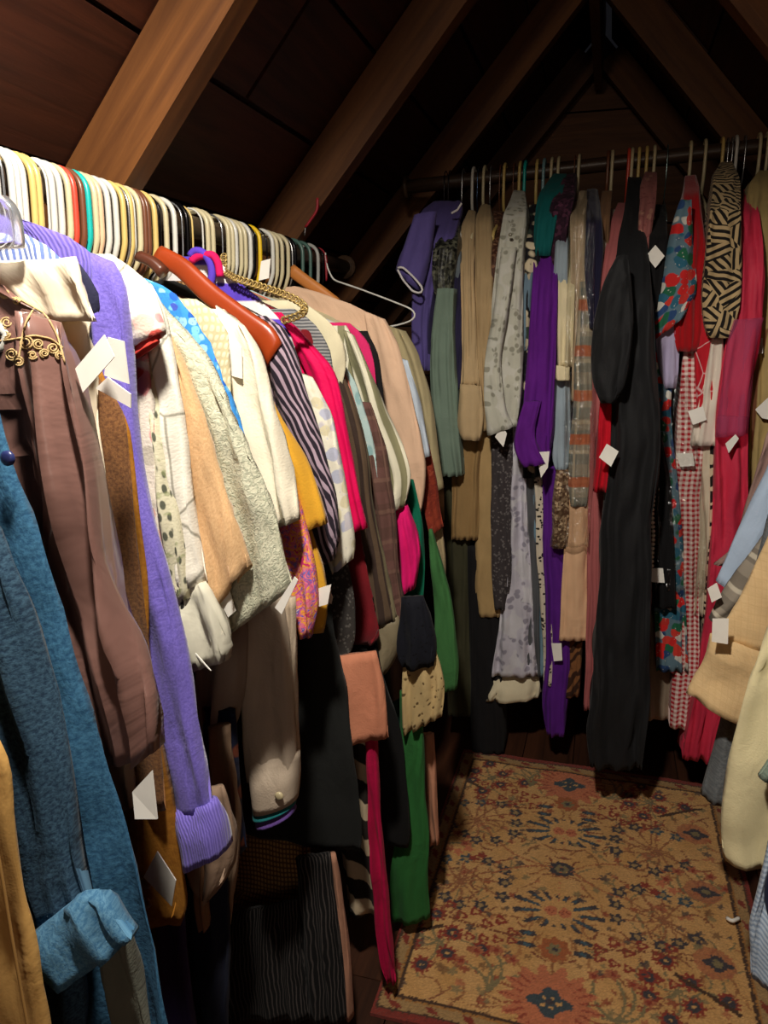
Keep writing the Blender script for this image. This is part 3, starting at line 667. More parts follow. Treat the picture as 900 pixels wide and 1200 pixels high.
sleeve(o, v((138, 320, 158, 328), (140, 350, 176, 356), (142, 390, 186, 378), (148, 412, 187, 390)), .612, mf, .012, .003)
sleeve(o, v((150, 408, 186, 388), (153, 424, 188, 400)), .610, fab('plain', (206, 62, 52)), .008, .0, wr=0, cell=.004, name='sleeve_band', its=1)
o = free_garment('blouse', 'pale blouse with dark grey leaf print beside the purple sleeve', 'blouse', fab('leaf', (226, 220, 190), (96, 98, 84), (150, 158, 110), p=.008), .643,
   v((150, 360, 172, 360), (158, 420, 186, 420), (164, 500, 200, 495), (172, 570, 207, 570), (180, 650, 214, 645), (188, 705, 220, 700)), part='sleeve')
sleeve(o, v((188, 690, 221, 686), (196, 725, 224, 722), (206, 752, 225, 748)), .641, fab('wavy', (30, 28, 26), (210, 206, 190), p=.007), .012, .003, name='cuff')
ml = fab('lines', (240, 234, 220), (164, 160, 146), p=.026)
o = SG('blouse', 'white blouse with thin grey line print and pale pointed cuff', 'blouse', ml, .662, [(130, 298), (158, 310), (184, 340), (194, 400), (206, 500), (216, 600)], tip=False, fold=.004)
sleeve(o, v((152, 318, 178, 334), (165, 370, 196, 372), (178, 450, 210, 448), (188, 540, 220, 536), (197, 620, 232, 616), (206, 690, 241, 684)), .648, ml, .012, .004)
sleeve(o, v((206, 688, 242, 682), (212, 724, 262, 712), (220, 755, 272, 742), (232, 780, 268, 770)), .646, fab('satin', (206, 202, 184), rough=.6), .014, .004, name='cuff')
price_tag(o, [(206, 742), (212, 746), (247, 786), (244, 784)], .63, None)
mk = fab('heather', (222, 182, 136), (206, 164, 118), p=.003, sheen=.3)
o = SG('sweater', 'peach tan knit sweater with a wide sleeve end', 'sweater', mk, .684, [(150, 340), (180, 372), (205, 430), (222, 500), (236, 600)], tip=False, fold=.003)
sleeve(o, v((176, 372, 192, 380), (190, 420, 216, 420), (204, 500, 242, 492), (216, 585, 262, 562), (228, 650, 276, 602), (236, 702, 285, 638), (241, 735, 292, 662)), .672, mk, .012, .004)
mbr = fab('brocade', (206, 204, 180), (178, 180, 158), p=.006, rough=.5, bump=.5)
o = SG('jacket', 'pale sage brocade jacket with a broad slanted sleeve end', 'jacket', mbr, .706, [(160, 335), (190, 372), (225, 450), (250, 560)], tip=False, fold=.004)
sleeve(o, v((160, 335, 176, 338), (178, 372, 206, 376), (190, 410, 238, 408), (206, 450, 260, 446), (224, 545, 294, 530), (240, 630, 322, 596), (254, 698, 336, 652), (265, 748, 343, 690)), .694, mbr, .014, .005)
price_tag(o, [(322, 712), (345, 676), (349, 680), (330, 720)], .675, None)
price_tag(o, [(254, 706), (268, 690), (276, 716), (262, 728)], .668, None)
SG('shirt', 'bright blue and white tropical print shirt over a cream knit', 'shirt', fab('floral', (58, 140, 214), (150, 200, 236), (36, 96, 190), (120, 190, 232), (70, 90, 190), p=.011), .728,
   [(170, 326), (202, 331), (220, 356), (236, 386), (250, 412), (264, 445), (278, 482), (290, 525), (298, 580), (300, 640)], tip=False, fold=.003)
SG('top', 'turquoise beaded knit top edge under the blue tropical shirt', 'top', fab('weave', (58, 178, 164), (20, 120, 116), p=.006), .745, [(250, 420), (264, 452), (278, 480), (290, 528), (296, 590), (298, 640)], tip=(-.42, 1.04), fold=.002, th=.008)
SG('sweater', 'cream basket stitch knit sweater beside the tropical shirt', 'sweater', fab('weave', (232, 220, 186), (204, 190, 150), p=.007), .765, [(232, 350), (262, 366), (270, 390), (270, 430), (280, 500), (290, 600)], tip=False, fold=.003)
mc = fab('plain', (238, 228, 206), rough=.8)
o = SG('blazer', 'off-white linen blazer with a paper tag pinned to the sleeve', 'blazer', mc, .815, [(262, 362), (292, 392), (304, 420), (314, 480), (326, 560)], tip=False, fold=.005)
sleeve(o, v((252, 358, 286, 382), (264, 405, 306, 410), (274, 480, 322, 472), (286, 550, 340, 540), (296, 595, 351, 585), (302, 628, 353, 608)), .80, mc, .014, .005)
price_tag(o, [(268, 402), (283, 406), (284, 444), (270, 440)], .782, (276, 385))
mm = fab('patch', (206, 56, 110), (238, 170, 60), (228, 120, 150), (120, 110, 190), (244, 220, 190), p=.016)
free_garment('blouse', 'magenta and orange abstract print blouse sleeve below the off-white blazer', 'blouse', mm, .838,
   v((318, 570, 345, 570), (322, 620, 356, 615), (332, 670, 368, 665), (342, 715, 373, 710), (350, 747, 366, 744)), part='sleeve')
my = fab('plain', (214, 158, 44), sheen=.3)
o = SG('sweater', 'mustard yellow sweater with an orange collar', 'sweater', my, .872, [(282, 408), (300, 432), (322, 490), (345, 560), (368, 620), (384, 670), (386, 715), (378, 740)], tip=False, fold=.004)
sleeve(o, v((270, 402, 292, 420), (284, 440, 310, 440), (300, 500, 334, 496), (320, 560, 360, 554), (334, 600, 378, 594), (344, 627, 383, 613)), .858, my, .014, .005)
sleeve(o, v((268, 396, 280, 398), (272, 412, 292, 416), (278, 425, 294, 430)), .846, fab('plain', (232, 140, 46)), .006, .001, name='collar', its=1)
price_tag(o, [(366, 692), (388, 685), (384, 708), (370, 712)], .845, None)
mz = fab('wavy', (40, 33, 44), (170, 148, 164), (0, 0, 0), p=.009)
o = SG('blouse', 'black blouse with wavy lavender zebra print', 'blouse', mz, .935, [(312, 370), (332, 378), (344, 400), (352, 450), (366, 540), (378, 600)], tip=False, fold=.005)
sleeve(o, v((306, 374, 332, 382), (310, 412, 346, 408), (322, 462, 360, 456), (338, 522, 380, 516), (352, 582, 393, 574), (362, 640, 398, 632), (372, 664, 392, 656)), .92, mz, .016, .006)
mw = fab('floral', (228, 222, 204), (196, 190, 196), (212, 202, 170), (180, 182, 200), p=.02)
o = SG('blouse', 'off-white blouse with faint paisley print behind the zebra sleeve', 'blouse', mw, .985, [(354, 440), (370, 500), (382, 580), (392, 640)], fold=.004)
sleeve(o, v((346, 436, 364, 442), (354, 482, 384, 480), (364, 542, 398, 536), (372, 600, 411, 592), (380, 645, 418, 628), (388, 674, 414, 654)), .975, mw, .013, .005)
price_tag(o, [(370, 690), (375, 668), (390, 700), (388, 708)], .95, None)
price_tag(o, [(365, 697), (388, 690), (385, 712), (368, 705)], .955, None)
mr = fab('plain', (226, 0, 86), rough=.7)
o = SG('blazer', 'vivid crimson pink blazer with a straight sleeve', 'blazer', mr, 1.075, [(330, 366), (352, 386), (384, 426), (391, 470), (398, 530), (404, 590)], tip=False, fold=.003)
sleeve(o, v((322, 366, 348, 384), (340, 398, 384, 424), (360, 440, 392, 438), (374, 490, 400, 486), (388, 550, 413, 545), (403, 605, 426, 600), (408, 624, 430, 618)), 1.062, mr, .014, .003)
CBJ = SG('jacket', 'purple white and pink colour block jacket behind the red wooden hanger', 'jacket', fab('hstripe', (92, 66, 190), (232, 226, 226), p=.05), 1.02, [(250, 300), (285, 335), (318, 362), (340, 385), (352, 440)], tip=False, fold=.002)
for nm, c_, P_ in (('loop', (92, 66, 190), ((223, 300), (227, 293), (238, 295), (247, 308), (249, 322), (246, 334))), ('loop', (214, 30, 96), ((224, 306), (232, 300), (250, 298), (256, 308), (258, 324)))):
    path_tube(nm, smooth_path([aty(a, b, 1.0) for a, b in P_], 18), .0055, simple('loop_%d' % c_[0], c_, .8, .1), CBJ)
SG('top', 'fine grey striped top behind the crimson blazer', 'top', fab('hstripe', (150, 150, 150), (90, 92, 96), p=.005), 1.105, [(345, 362), (372, 380), (386, 408), (390, 440), (396, 520)], tip=False, fold=.003)
SG('blouse', 'cream blouse with dark ribbon trim behind the grey striped top', 'blouse', fab('plain', (218, 208, 176)), 1.135, [(352, 352), (388, 376), (403, 394), (405, 425), (398, 460), (384, 510)], tip=False, fold=.003)
mdk = fab('stripe', (58, 44, 38), (90, 72, 56), (120, 110, 84), p=.02)
o = SG('dress', 'dark brown striped dress with a gathered olive balloon cuff', 'dress', mdk, 1.155, [(398, 430), (410, 500), (420, 580), (430, 660)], fold=.005)
sleeve(o, v((386, 428, 400, 436), (390, 480, 416, 478), (402, 540, 432, 536), (412, 610, 442, 605), (418, 680, 456, 680), (424, 730, 466, 726)), 1.142, mdk, .014, .006)
sleeve(o, v((424, 725, 466, 722), (430, 750, 470, 745), (436, 778, 462, 776), (442, 786, 454, 785)), 1.142, fab('satin', (128, 116, 92), rough=.5), .02, .006, name='cuff')
SG('top', 'salmon pink top edge between brown stripes and aqua', 'top', fab('plain', (190, 116, 96)), 1.172, [(404, 432), (414, 470), (424, 505), (434, 560), (440, 620)], fold=.002, th=.006)
SG('shirt', 'pale aqua blue print shirt edge beside the olive striped shirt', 'shirt', fab('leaf', (176, 200, 198), (140, 176, 178), (206, 214, 206), p=.02), 1.188, [(404, 402), (418, 440), (430, 485), (438, 520), (444, 560)], fold=.002, th=.006)
mpl = fab('plaid', (104, 72, 66), (84, 60, 52), (118, 88, 76), p=.04)
o = free_garment('shirt', 'mauve brown plaid shirt with a long soft sleeve', 'shirt', mpl, 1.20,
   v((414, 470, 434, 472), (424, 530, 456, 526), (431, 600, 464, 596), (436, 680, 471, 676), (440, 735, 477, 730), (446, 764, 476, 758)), part='sleeve', lam=.03, fold=.005)
ms2 = fab('stripe', (226, 220, 196), (140, 136, 104), p=.025)
o = SG('shirt', 'cream and olive wide striped shirt with a short sleeve', 'shirt', ms2, 1.235, [(405, 382), (418, 396), (428, 430), (438, 480), (448, 540)], tip=False, fold=.004)
sleeve(o, v((402, 386, 416, 394), (410, 430, 430, 426), (424, 490, 452, 484), (434, 530, 470, 518), (440, 570, 482, 556), (446, 602, 472, 594)), 1.222, ms2, .013, .005)
SG('blouse', 'bright rose pink blouse edge beside the black and beige blazers', 'blouse', fab('plain', (216, 44, 108)), 1.27, [(410, 378), (428, 390), (438, 430), (446, 480), (452, 540)], tip=False, fold=.002, th=.008)
o = free_garment('blouse', 'hot pink knotted sleeve beside the emerald green dress', 'blouse', fab('plain', (222, 20, 110)), 1.24,
   v((462, 590, 478, 592), (464, 620, 486, 616), (466, 648, 494, 640), (470, 672, 494, 664), (476, 693, 488, 690)), part='sleeve', th=.02, fold=.008, lam=.03)
SG('blazer', 'black blazer shoulder in front of the beige pink blazer', 'blazer', fab('plain', (24, 22, 24)), 1.31, [(430, 388), (444, 412), (450, 460), (456, 560)], tip=False, fold=.002, th=.008)
mbe = fab('plain', (226, 188, 158), rough=.75)
o = SG('blazer', 'beige pink blazer on a tan wooden hanger', 'blazer', mbe, 1.425, [(352, 336), (400, 350), (448, 372), (462, 396), (470, 440), (478, 520)], tip=False, fold=.003)
sleeve(o, v((426, 364, 450, 374), (432, 400, 467, 402), (444, 450, 480, 448), (454, 500, 490, 498), (464, 550, 498, 546), (474, 588, 496, 582), (484, 604, 491, 602)), 1.41, mbe, .014, .004)
free_garment('shirt', 'pale blue shirt sleeve beside the beige pink blazer', 'shirt', fab('plain', (196, 208, 222)), 1.45, v((464, 420, 478, 422), (474, 460, 488, 460), (482, 505, 496, 503), (491, 537, 503, 534)), part='sleeve', th=.01)
free_garment('skirt', 'rust red skirt hanging under the pale blue sleeve', 'skirt', fab('patch', (150, 60, 40), (132, 48, 34), (160, 74, 52), p=.03), 1.475, v((484, 520, 503, 520), (492, 560, 510, 558), (500, 600, 516, 598), (506, 628, 521, 618)))
mkh = fab('plain', (178, 164, 126))
o = SG('blazer', 'khaki tan blazer at the far end of the near rack', 'blazer', mkh, 1.575, [(440, 376), (470, 386), (486, 402), (496, 440), (506, 500)], tip=False, fold=.003)
sleeve(o, v((456, 382, 476, 388), (468, 410, 490, 410), (480, 460, 502, 458), (490, 520, 512, 518), (500, 575, 519, 572)), 1.56, mkh, .012, .004)
free_garment('trousers', 'cream trouser end hanging below the rust red skirt', 'trousers', fab('plain', (176, 158, 122)), 1.50, v((500, 600, 516, 600), (506, 640, 520, 640), (512, 682, 522, 680)))
# lower layer
o = free_garment('blouse', 'grey taupe blouse with a gathered balloon sleeve below the brocade jacket', 'blouse', fab('satin', (172, 156, 140), rough=.6), .77,
   v((240, 700, 285, 700), (234, 760, 288, 745), (230, 800, 288, 790), (236, 840, 285, 825), (246, 868, 276, 855), (256, 886, 266, 880)), part='sleeve', th=.022, fold=.006)
mts = fab('plain', (196, 178, 158))
o = free_garment('shirt', 'beige taupe shirt sleeve with buttoned cuff and teal and violet trim', 'shirt', mts, .79,
   v((282, 690, 330, 690), (284, 750, 338, 745), (284, 820, 345, 815), (285, 880, 350, 872), (290, 915, 348, 902)), part='sleeve', th=.013, fold=.0035, wr=.001)
o['_Y'] = .79
add_sleeve(o, v((288, 890, 350, 880), (291, 918, 348, 905), (296, 949, 346, 935)), 0, mts, .022, .0, 'cuff', its=0, wr=0)
add_sleeve(o, v((296, 948, 346, 934), (298, 957, 346, 942)), 0, fab('plain', (24, 104, 108)), .0222, .0, 'cuff_trim', its=0, wr=0, edge=0)
add_sleeve(o, v((298, 956, 346, 941), (302, 966, 346, 950)), 0, fab('plain', (92, 66, 132)), .0222, .0, 'cuff_trim', its=0, wr=0, edge=0)
button(o, 327, 933, .7665, .0055, (190, 176, 140))
free_garment('blouse', 'light beige blouse end behind the taupe sleeve', 'blouse', fab('plain', (188, 170, 148)), .805, v((320, 700, 345, 700), (326, 780, 350, 775), (330, 850, 352, 845), (334, 892, 350, 886)))
SG('skirt', 'charcoal tweed skirt below the paisley blouse', 'skirt', fab('spots', (56, 52, 50), (92, 88, 84), p=.006), 1.0, [(380, 560), (402, 640), (414, 700), (416, 755), (404, 776)], fold=.003)
SG('dress', 'dark red velvet dress below the crimson blazer', 'dress', fab('plain', (112, 12, 24), sheen=.5), 1.105, [(404, 540), (426, 640), (440, 710), (449, 748), (436, 756)], fold=.006)
SG('coat', 'long plain black coat hanging over the woven skirt', 'coat', fab('plain', (30, 31, 30)), .955, [(372, 640), (392, 740), (404, 800), (415, 890), (426, 985), (422, 999)], fold=.006, lam=.09)
SG('skirt', 'brown basket weave skirt hem below the black coat', 'skirt', fab('weave', (166, 126, 76), (96, 68, 40), p=.006), .97, [(350, 700), (358, 860), (365, 990), (366, 1045), (330, 1066)], fold=.003)
mwv = fab('wavy', (15, 14, 15), (70, 64, 62), p=.0055)
o = free_garment('trousers', 'black trousers with fine wavy white pinstripes under the woven skirt', 'trousers', mwv, .885,
   v((256, 1074, 350, 1054), (252, 1110, 354, 1100), (250, 1160, 360, 1155), (250, 1192, 366, 1192)), part='trouser_leg', its=1, th=.010)
sleeve(o, v((346, 1004, 387, 1001), (349, 1060, 394, 1060), (354, 1130, 404, 1130), (360, 1192, 411, 1192)), .892, mwv, .012, .005, name='trouser_leg')
free_garment('trousers', 'pinkish brown trouser leg beside the pinstriped trousers', 'trousers', fab('plain', (176, 128, 104)), .905, v((376, 1002, 393, 1002), (382, 1050, 400, 1050), (392, 1130, 410, 1130), (398, 1190, 417, 1190)))
free_garment('skirt', 'plain peach skirt below the dark red velvet dress', 'skirt', fab('plain', (200, 130, 100)), .985, v((396, 768, 440, 764), (392, 800, 450, 798), (391, 835, 455, 835), (394, 868, 457, 864)), fold=.006, its=1)
free_garment('scarf', 'long crimson scarf trailing down to the rug', 'scarf', fab('plain', (176, 8, 66)), .995,
   v((426, 830, 437, 830), (428, 860, 441, 860), (433, 950, 446, 950), (437, 1040, 455, 1040), (438, 1085, 458, 1088), (446, 1130, 462, 1126), (453, 1152, 463, 1150)), th=.008, lam=.02)
free_garment('skirt', 'cream and black diagonal striped skirt behind the crimson scarf', 'skirt', fab('diag', (40, 34, 30), (200, 180, 150), p=.05), 1.05,
   v((385, 830, 425, 830), (392, 920, 434, 920), (400, 1000, 440, 1000), (406, 1066, 442, 1070)))
SG('skirt', 'black skirt in front of the green dress', 'skirt', fab('plain', (16, 15, 16)), 1.115, [(448, 780), (470, 860), (478, 930), (482, 985), (478, 992)], fold=.004)
free_garment('dress', 'plain green long dress reaching almost to the floor', 'dress', fab('plain', (44, 104, 50)), 1.14, v((468, 810, 494, 810), (468, 870, 497, 870), (462, 950, 499, 950), (456, 1030, 501, 1030), (455, 1078, 500, 1076)), fold=.005, its=1)
free_garment('top', 'dark navy lace top above the crochet hem', 'top', fab('lace', (18, 19, 28), (9, 9, 14), p=.008), 1.115, v((470, 700, 496, 698), (466, 735, 508, 732), (464, 765, 514, 765), (470, 782, 508, 780)), fold=.006)
free_garment('skirt', 'beige crochet lace skirt with scalloped hem', 'skirt', fab('lace', (190, 164, 116), (96, 76, 48), p=.011), 1.127, v((472, 750, 508, 750), (471, 790, 518, 785), (471, 830, 521, 815), (474, 860, 520, 838)), fold=.006, lam=.03)
free_garment('dress', 'emerald green dress length behind the hot pink knot', 'dress', fab('plain', (10, 104, 78)), 1.29, v((466, 560, 484, 562), (470, 610, 494, 608), (472, 660, 499, 656), (470, 710, 497, 706), (468, 752, 490, 746)))
free_garment('top', 'mid green flared top beyond the crochet skirt', 'top', fab('plain', (62, 112, 62)), 1.365, v((503, 620, 507, 620), (504, 660, 517, 656), (508, 715, 529, 712), (511, 785, 541, 780), (516, 812, 538, 806)), fold=.004)
free_garment('skirt', 'brown skirt end beside the white tag and balloon cuff', 'skirt', fab('plain', (92, 70, 60)), 1.225, v((440, 700, 466, 700), (446, 760, 474, 758), (452, 818, 476, 815)))
o = free_garment('trousers', 'dark teal trousers below the plaid sleeve', 'trousers', fab('plain', (16, 52, 46)), 1.26, v((444, 740, 470, 740), (450, 800, 472, 800), (452, 870, 470, 870)))
price_tag(o, [(468, 734), (483, 728), (483, 750), (468, 756)], 1.185, (462, 728))
price_tag(o, [(478, 728), (486, 704), (489, 716), (484, 728)], 1.18, None)
free_garment('trousers', 'pale peach trouser end behind the green dress', 'trousers', fab('plain', (190, 132, 104)), 1.20, v((494, 860, 508, 860), (497, 930, 512, 930), (500, 990, 513, 985)))
free_garment('trousers', 'dark purple trouser leg below the suede coat', 'trousers', fab('plain', (52, 42, 92)), .66, v((170, 980, 205, 980), (180, 1090, 222, 1085), (192, 1200, 232, 1200), (200, 1290, 240, 1290)))
free_garment('trousers', 'dark navy trousers beside the purple trouser leg', 'trousers', fab('plain', (28, 32, 50)), .71, v((215, 980, 262, 980), (222, 1080, 266, 1080), (232, 1200, 272, 1200), (240, 1260, 280, 1260)))
free_garment('blouse', 'taupe ribbon tied blouse hem just behind the purple cuff', 'blouse', fab('satin', (150, 124, 104), rough=.6), .675, v((216, 930, 262, 920), (218, 990, 276, 975), (222, 1030, 272, 1015), (230, 1052, 256, 1040)), th=.014, fold=.006)
free_garment('shirt', 'tan brown shirt tail hanging below the ribbon tied blouse', 'shirt', fab('plain', (142, 104, 76)), .69, v((224, 980, 250, 980), (228, 1040, 250, 1040), (234, 1086, 250, 1082)))
free_garment('trousers', 'long taupe trouser leg between purple cuff and woven skirt', 'trousers', fab('plain', (156, 128, 104)), .735, v((246, 850, 270, 850), (252, 940, 276, 940), (256, 1020, 276, 1020), (258, 1099, 270, 1097)))
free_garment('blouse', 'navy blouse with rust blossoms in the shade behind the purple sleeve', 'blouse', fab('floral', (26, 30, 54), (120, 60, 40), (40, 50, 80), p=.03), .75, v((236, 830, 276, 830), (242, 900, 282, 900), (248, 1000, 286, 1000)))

# red wooden hanger, tan hanger, wire hanger, chain, clear hanger
def wood_hanger(label, rows, Y, mat, hookpx):
    A, B = rows3(rows, Y); o = thing('wooden_hanger', label, 'hanger', (XL, Y, ZL))
    flat_tube('arm', A, B, -.008, .008, mat, o, 0, .05, 0, its=2, open_end=False, edge=0, cell=.008)
    Al = [np.array([2*XL-p[0], p[1], p[2]]) for p in B]; Bl = [np.array([2*XL-p[0], p[1], p[2]]) for p in A]
    k = 3
    flat_tube('arm', Al[:k], Bl[:k], -.008, .008, mat, o, 0, .05, 0, its=2, open_end=False, edge=0, cell=.008)
    hk, _ = hanger_paths('wood')
    path_tube('hook', smooth_path([np.array([XL+u, Y, ZL+z]) for u, z in hk], 30), .0018, simple('hook_steel', (190, 190, 190), .25, .5, .9), o)
    return o
wood_hanger('polished red orange wooden hanger above the mustard sweater', v((178, 312, 190, 288), (202, 318, 218, 302), (238, 354, 254, 336), (278, 382, 292, 364), (306, 408, 322, 384), (314, 430, 330, 402)), .905, W_HANG, 174)
wood_hanger('light tan wooden hanger inside the beige pink blazer', v((336, 322, 345, 310), (352, 334, 360, 322), (372, 348, 380, 336), (392, 358, 398, 350)), 1.44, W_HANG2, 340)
wood_hanger('dark brown wooden hanger beside the red orange one', v((160, 306, 166, 294), (176, 312, 184, 302), (188, 326, 196, 314)), .80, simple('dark_hanger_wood', (84, 44, 30), .35), 166)
YW_ = 1.63
o = thing('wire_hanger', 'empty white wire hanger with a bent tip beyond the khaki blazer', 'hanger', (XL, YW_, ZL))
mwire = simple('white_wire', (225, 222, 215), .4)
P = [aty(*p, YW_) for p in ((381, 296), (383, 312), (390, 328), (420, 338), (452, 350), (480, 361), (487, 366), (487, 372), (480, 377), (462, 382), (440, 384), (400, 384))]
path_tube('shoulder_bar', smooth_path(P, 60), .0019, mwire, o)
hk, _ = hanger_paths('wire')
path_tube('hook', smooth_path([np.array([XL+u, YW_, ZL+z]) for u, z in hk[:-3]]+[P[0]], 30), .0019, simple('red_tip', (150, 20, 36), .5), o)
# chain belt
o = thing('chain_belt', 'gold link chain belt draped over the cream shoulders', 'belt', aty(300, 345, 1.0))
Pc = smooth_path([aty(px, py, y) for px, py, y in ((262, 300, 1.03), (262, 318, 1.02), (275, 326, 1.0), (300, 334, 1.0), (325, 342, 1.0), (345, 350, 1.0), (357, 358, 1.0), (357, 366, 1.0), (345, 372, 1.0), (330, 376, 1.0))], 62)
mg = simple('chain_gold', (170, 144, 88), .45, .5, .6)
V, Fc = [], []
for i in range(len(Pc)-1):
    t = Pc[min(i+1, len(Pc)-1)]-Pc[i]; t /= np.linalg.norm(t); u = np.cross(t, (0, 1, 0)); u /= np.linalg.norm(u)
    if i % 2: u = (u+np.array([0, 1, 0])*.8); u /= np.linalg.norm(u)
    w_ = np.cross(t, u); R_, r_ = .0046, .0014; b = len(V)
    for a in range(10):
        th = 6.2832*a/10; d = math.cos(th)*t*.85+math.sin(th)*u
        for k in range(5):
            ph = 6.2832*k/5; V.append(Pc[i]+d*R_+r_*(math.cos(ph)*d+math.sin(ph)*w_))
    Fc += [(b+a*5+k, b+a*5+(k+1) % 5, b+((a+1) % 10)*5+(k+1) % 5, b+((a+1) % 10)*5+k) for a in range(10) for k in range(5)]
ch = mesh_obj('links', V, Fc, mg, o)
# clear acrylic hanger head at the frame edge
s = NT('clear_acrylic'); clear = s.fin((.95, .96, 1, 1), .08, None, 0, .5, **{'Transmission Weight': .92, 'IOR': 1.45})
o = thing('clip_hanger', 'clear acrylic hanger head with rounded top above the ivory collar', 'hanger', aty(0, 280, .50))
A, B = rows3(v((-8, 229, 6, 229), (-16, 236, 18, 238), (-22, 255, 25, 258), (-25, 280, 28, 278), (-25, 294, 28, 290)), .515)
flat_tube('head', A, B, -.007, .007, clear, o, 0, .05, 0, its=1, open_end=False, edge=0, cell=.006)
path_tube('arm', smooth_path([aty(-6, 287, .515), aty(-90, 320, .515), aty(-170, 360, .515)], 12), .006, clear, o)
path_tube('hook', smooth_path([np.array([XL+.0235, .545, ZL]), np.array([XL+.024, .54, ZL-.04]), aty(-10, 231, .515)], 14), .0016, simple('hook_steel', (190, 190, 190), .25, .5, .9), o)
# red hook and nail on the rafter above
o = thing('ribbon_hook', 'small dark red ribbon hooked on a nail below the second rafter', 'ribbon', aty(370, 236, 1.52))
path_tube('ribbon', smooth_path([aty(372, 232, 1.52), aty(372, 246, 1.52), aty(364, 258, 1.52), aty(358, 266, 1.52)], 14), .0028, simple('red_tip', (150, 20, 36), .5), o)
path_tube('nail', smooth_path([aty(358, 266, 1.52), aty(357, 276, 1.52)], 4), .0012, simple('hook_steel', (190, 190, 190), .25, .5, .9), o)

o = thing('swing_tag', 'white card swing tag hanging from the bright yellow hanger', 'tag', aty(310, 325, 1.20))
q_ = slab('card', [aty(306, 306, 1.21), aty(317, 303, 1.21), aty(315, 326, 1.21), aty(303, 329, 1.21)], (0, 1, 0), .0012, PAPER, o)

# ================================================================ far rack (gable end)
FG = far_garment
mpo = fab('plain', (92, 80, 142))
o = FG('polo_shirt', 'purple polo shirt with white piping on collar and sleeve', 'shirt', mpo, 1.76, v((508, 541, 236), (494, 541, 246), (484, 532, 280), (483, 510, 330), (483, 503, 380), (484, 501, 434)), depth=.2)
add_sleeve(o, v((486, 252, 512, 248), (478, 280, 508, 284), (468, 306, 502, 322), (466, 316, 495, 342)), -.03, mpo, .025)
for P in (((466, 314), (471, 312), (484, 324), (496, 338), (494, 344), (484, 342), (472, 328), (466, 316)), ((541, 238), (536, 246), (529, 250))):
    path_tube('piping', smooth_path([aty(a, b, 1.697 if a < 500 else 1.80) for a, b in P], 24, 1), .0024, simple('white_piping', (220, 214, 214), .7), o)
FG('top', 'black sequined top with ruffled hem beside the purple polo', 'top', fab('sequin', (20, 20, 20), (104, 104, 88), p=.006, rough=.4), 1.745, v((514, 540, 248), (507, 536, 285), (505, 530, 325), (510, 532, 350), (518, 530, 362)), depth=.2)
FG('blouse', 'sage green long sleeved blouse in the corner of the racks', 'blouse', fab('plain', (114, 132, 118)), 1.725, v((512, 532, 338), (506, 531, 385), (503, 533, 440), (507, 538, 510), (513, 541, 558)), depth=.12)
FG('top', 'blue grey top behind the black sequins', 'top', fab('plain', (104, 112, 120)), 1.775, v((530, 543, 262), (523, 541, 300), (521, 538, 345), (524, 540, 500)), depth=.2)
FG('cardigan', 'deep navy cardigan beside the beige blouses', 'cardigan', fab('plain', (42, 38, 66)), 1.76, v((538, 547, 256), (531, 545, 330), (526, 543, 400), (523, 541, 456)), depth=.2)
mbb = fab('plain', (186, 160, 122)); mbb2 = fab('plain', (174, 148, 110))
o = FG('blouse', 'beige long sleeved blouse with a deep stitched cuff', 'blouse', mbb, 1.74, v((550, 557, 247), (541, 557, 262), (540, 556, 340), (542, 560, 420), (540, 563, 452)), depth=.2, lam=.016)
add_sleeve(o, v((538, 450, 563, 452), (536, 480, 566, 482), (534, 498, 566, 500), (540, 514, 563, 516)), -.012, mbb, .02, .003, 'cuff')
FG('blouse', 'second beige blouse paired with the deep cuffed one', 'blouse', mbb2, 1.75, v((564, 574, 240), (557, 577, 258), (556, 577, 340), (559, 578, 420), (562, 581, 505)), depth=.2, lam=.016)
FG('dress', 'short tan dress under the beige blouses', 'dress', fab('plain', (150, 120, 78)), 1.775, v((536, 566, 490), (530, 562, 560), (529, 560, 632)), depth=.22)
FG('dress', 'longer tan dress with soft pleats under the beige blouses', 'dress', fab('plain', (176, 146, 100)), 1.785, v((556, 590, 490), (556, 592, 600), (556, 590, 690), (562, 587, 722)), depth=.22, lam=.03)
FG('dress', 'brown maroon beaded dress between beige blouse and grey shirt', 'dress', fab('sequin', (70, 40, 30), (150, 110, 84), p=.006, rough=.5), 1.775, v((578, 592, 248), (575, 590, 300), (574, 588, 385), (574, 590, 470)), depth=.2)
mgf = fab('spots', (186, 184, 170), (142, 140, 126), (196, 194, 184), p=.017)
o = FG('shirt', 'pale grey floral western shirt with a row of snaps', 'shirt', mgf, 1.725, v((602, 615, 224), (590, 617, 250), (584, 615, 290), (577, 613, 360), (574, 612, 420), (572, 610, 470), (574, 606, 500)), depth=.2, lam=.02)
add_sleeve(o, v((588, 290, 606, 290), (578, 350, 596, 350), (571, 420, 590, 420), (567, 480, 592, 482), (569, 511, 600, 500)), -.02, mgf, .018)
for k in range(7): button(o, 598-k*3.0, 275+k*22, 1.708-.008, .004, (120, 116, 100))
price_tag(o, [(588, 499), (594, 508), (590, 524), (580, 512)], 1.69, None)
FG('jacket', 'slate blue short jacket beside the grey western shirt', 'jacket', fab('plain', (108, 130, 146)), 1.76, v((615, 625, 254), (611, 626, 320), (605, 627, 388), (601, 618, 411)), depth=.2)
FG('blouse', 'black blouse with large cream blossoms', 'blouse', fab('floral', (26, 24, 30), (214, 198, 168), (190, 176, 150), (60, 70, 60), p=.03), 1.765, v((620, 640, 240), (614, 634, 285), (613, 632, 370), (612, 628, 470), (612, 626, 560)), depth=.2)
FG('blouse', 'dark teal blouse shoulder beside the plum velvet', 'blouse', fab('plain', (12, 92, 92)), 1.765, v((648, 664, 204), (630, 662, 228), (625, 652, 258), (626, 645, 300)), depth=.18)
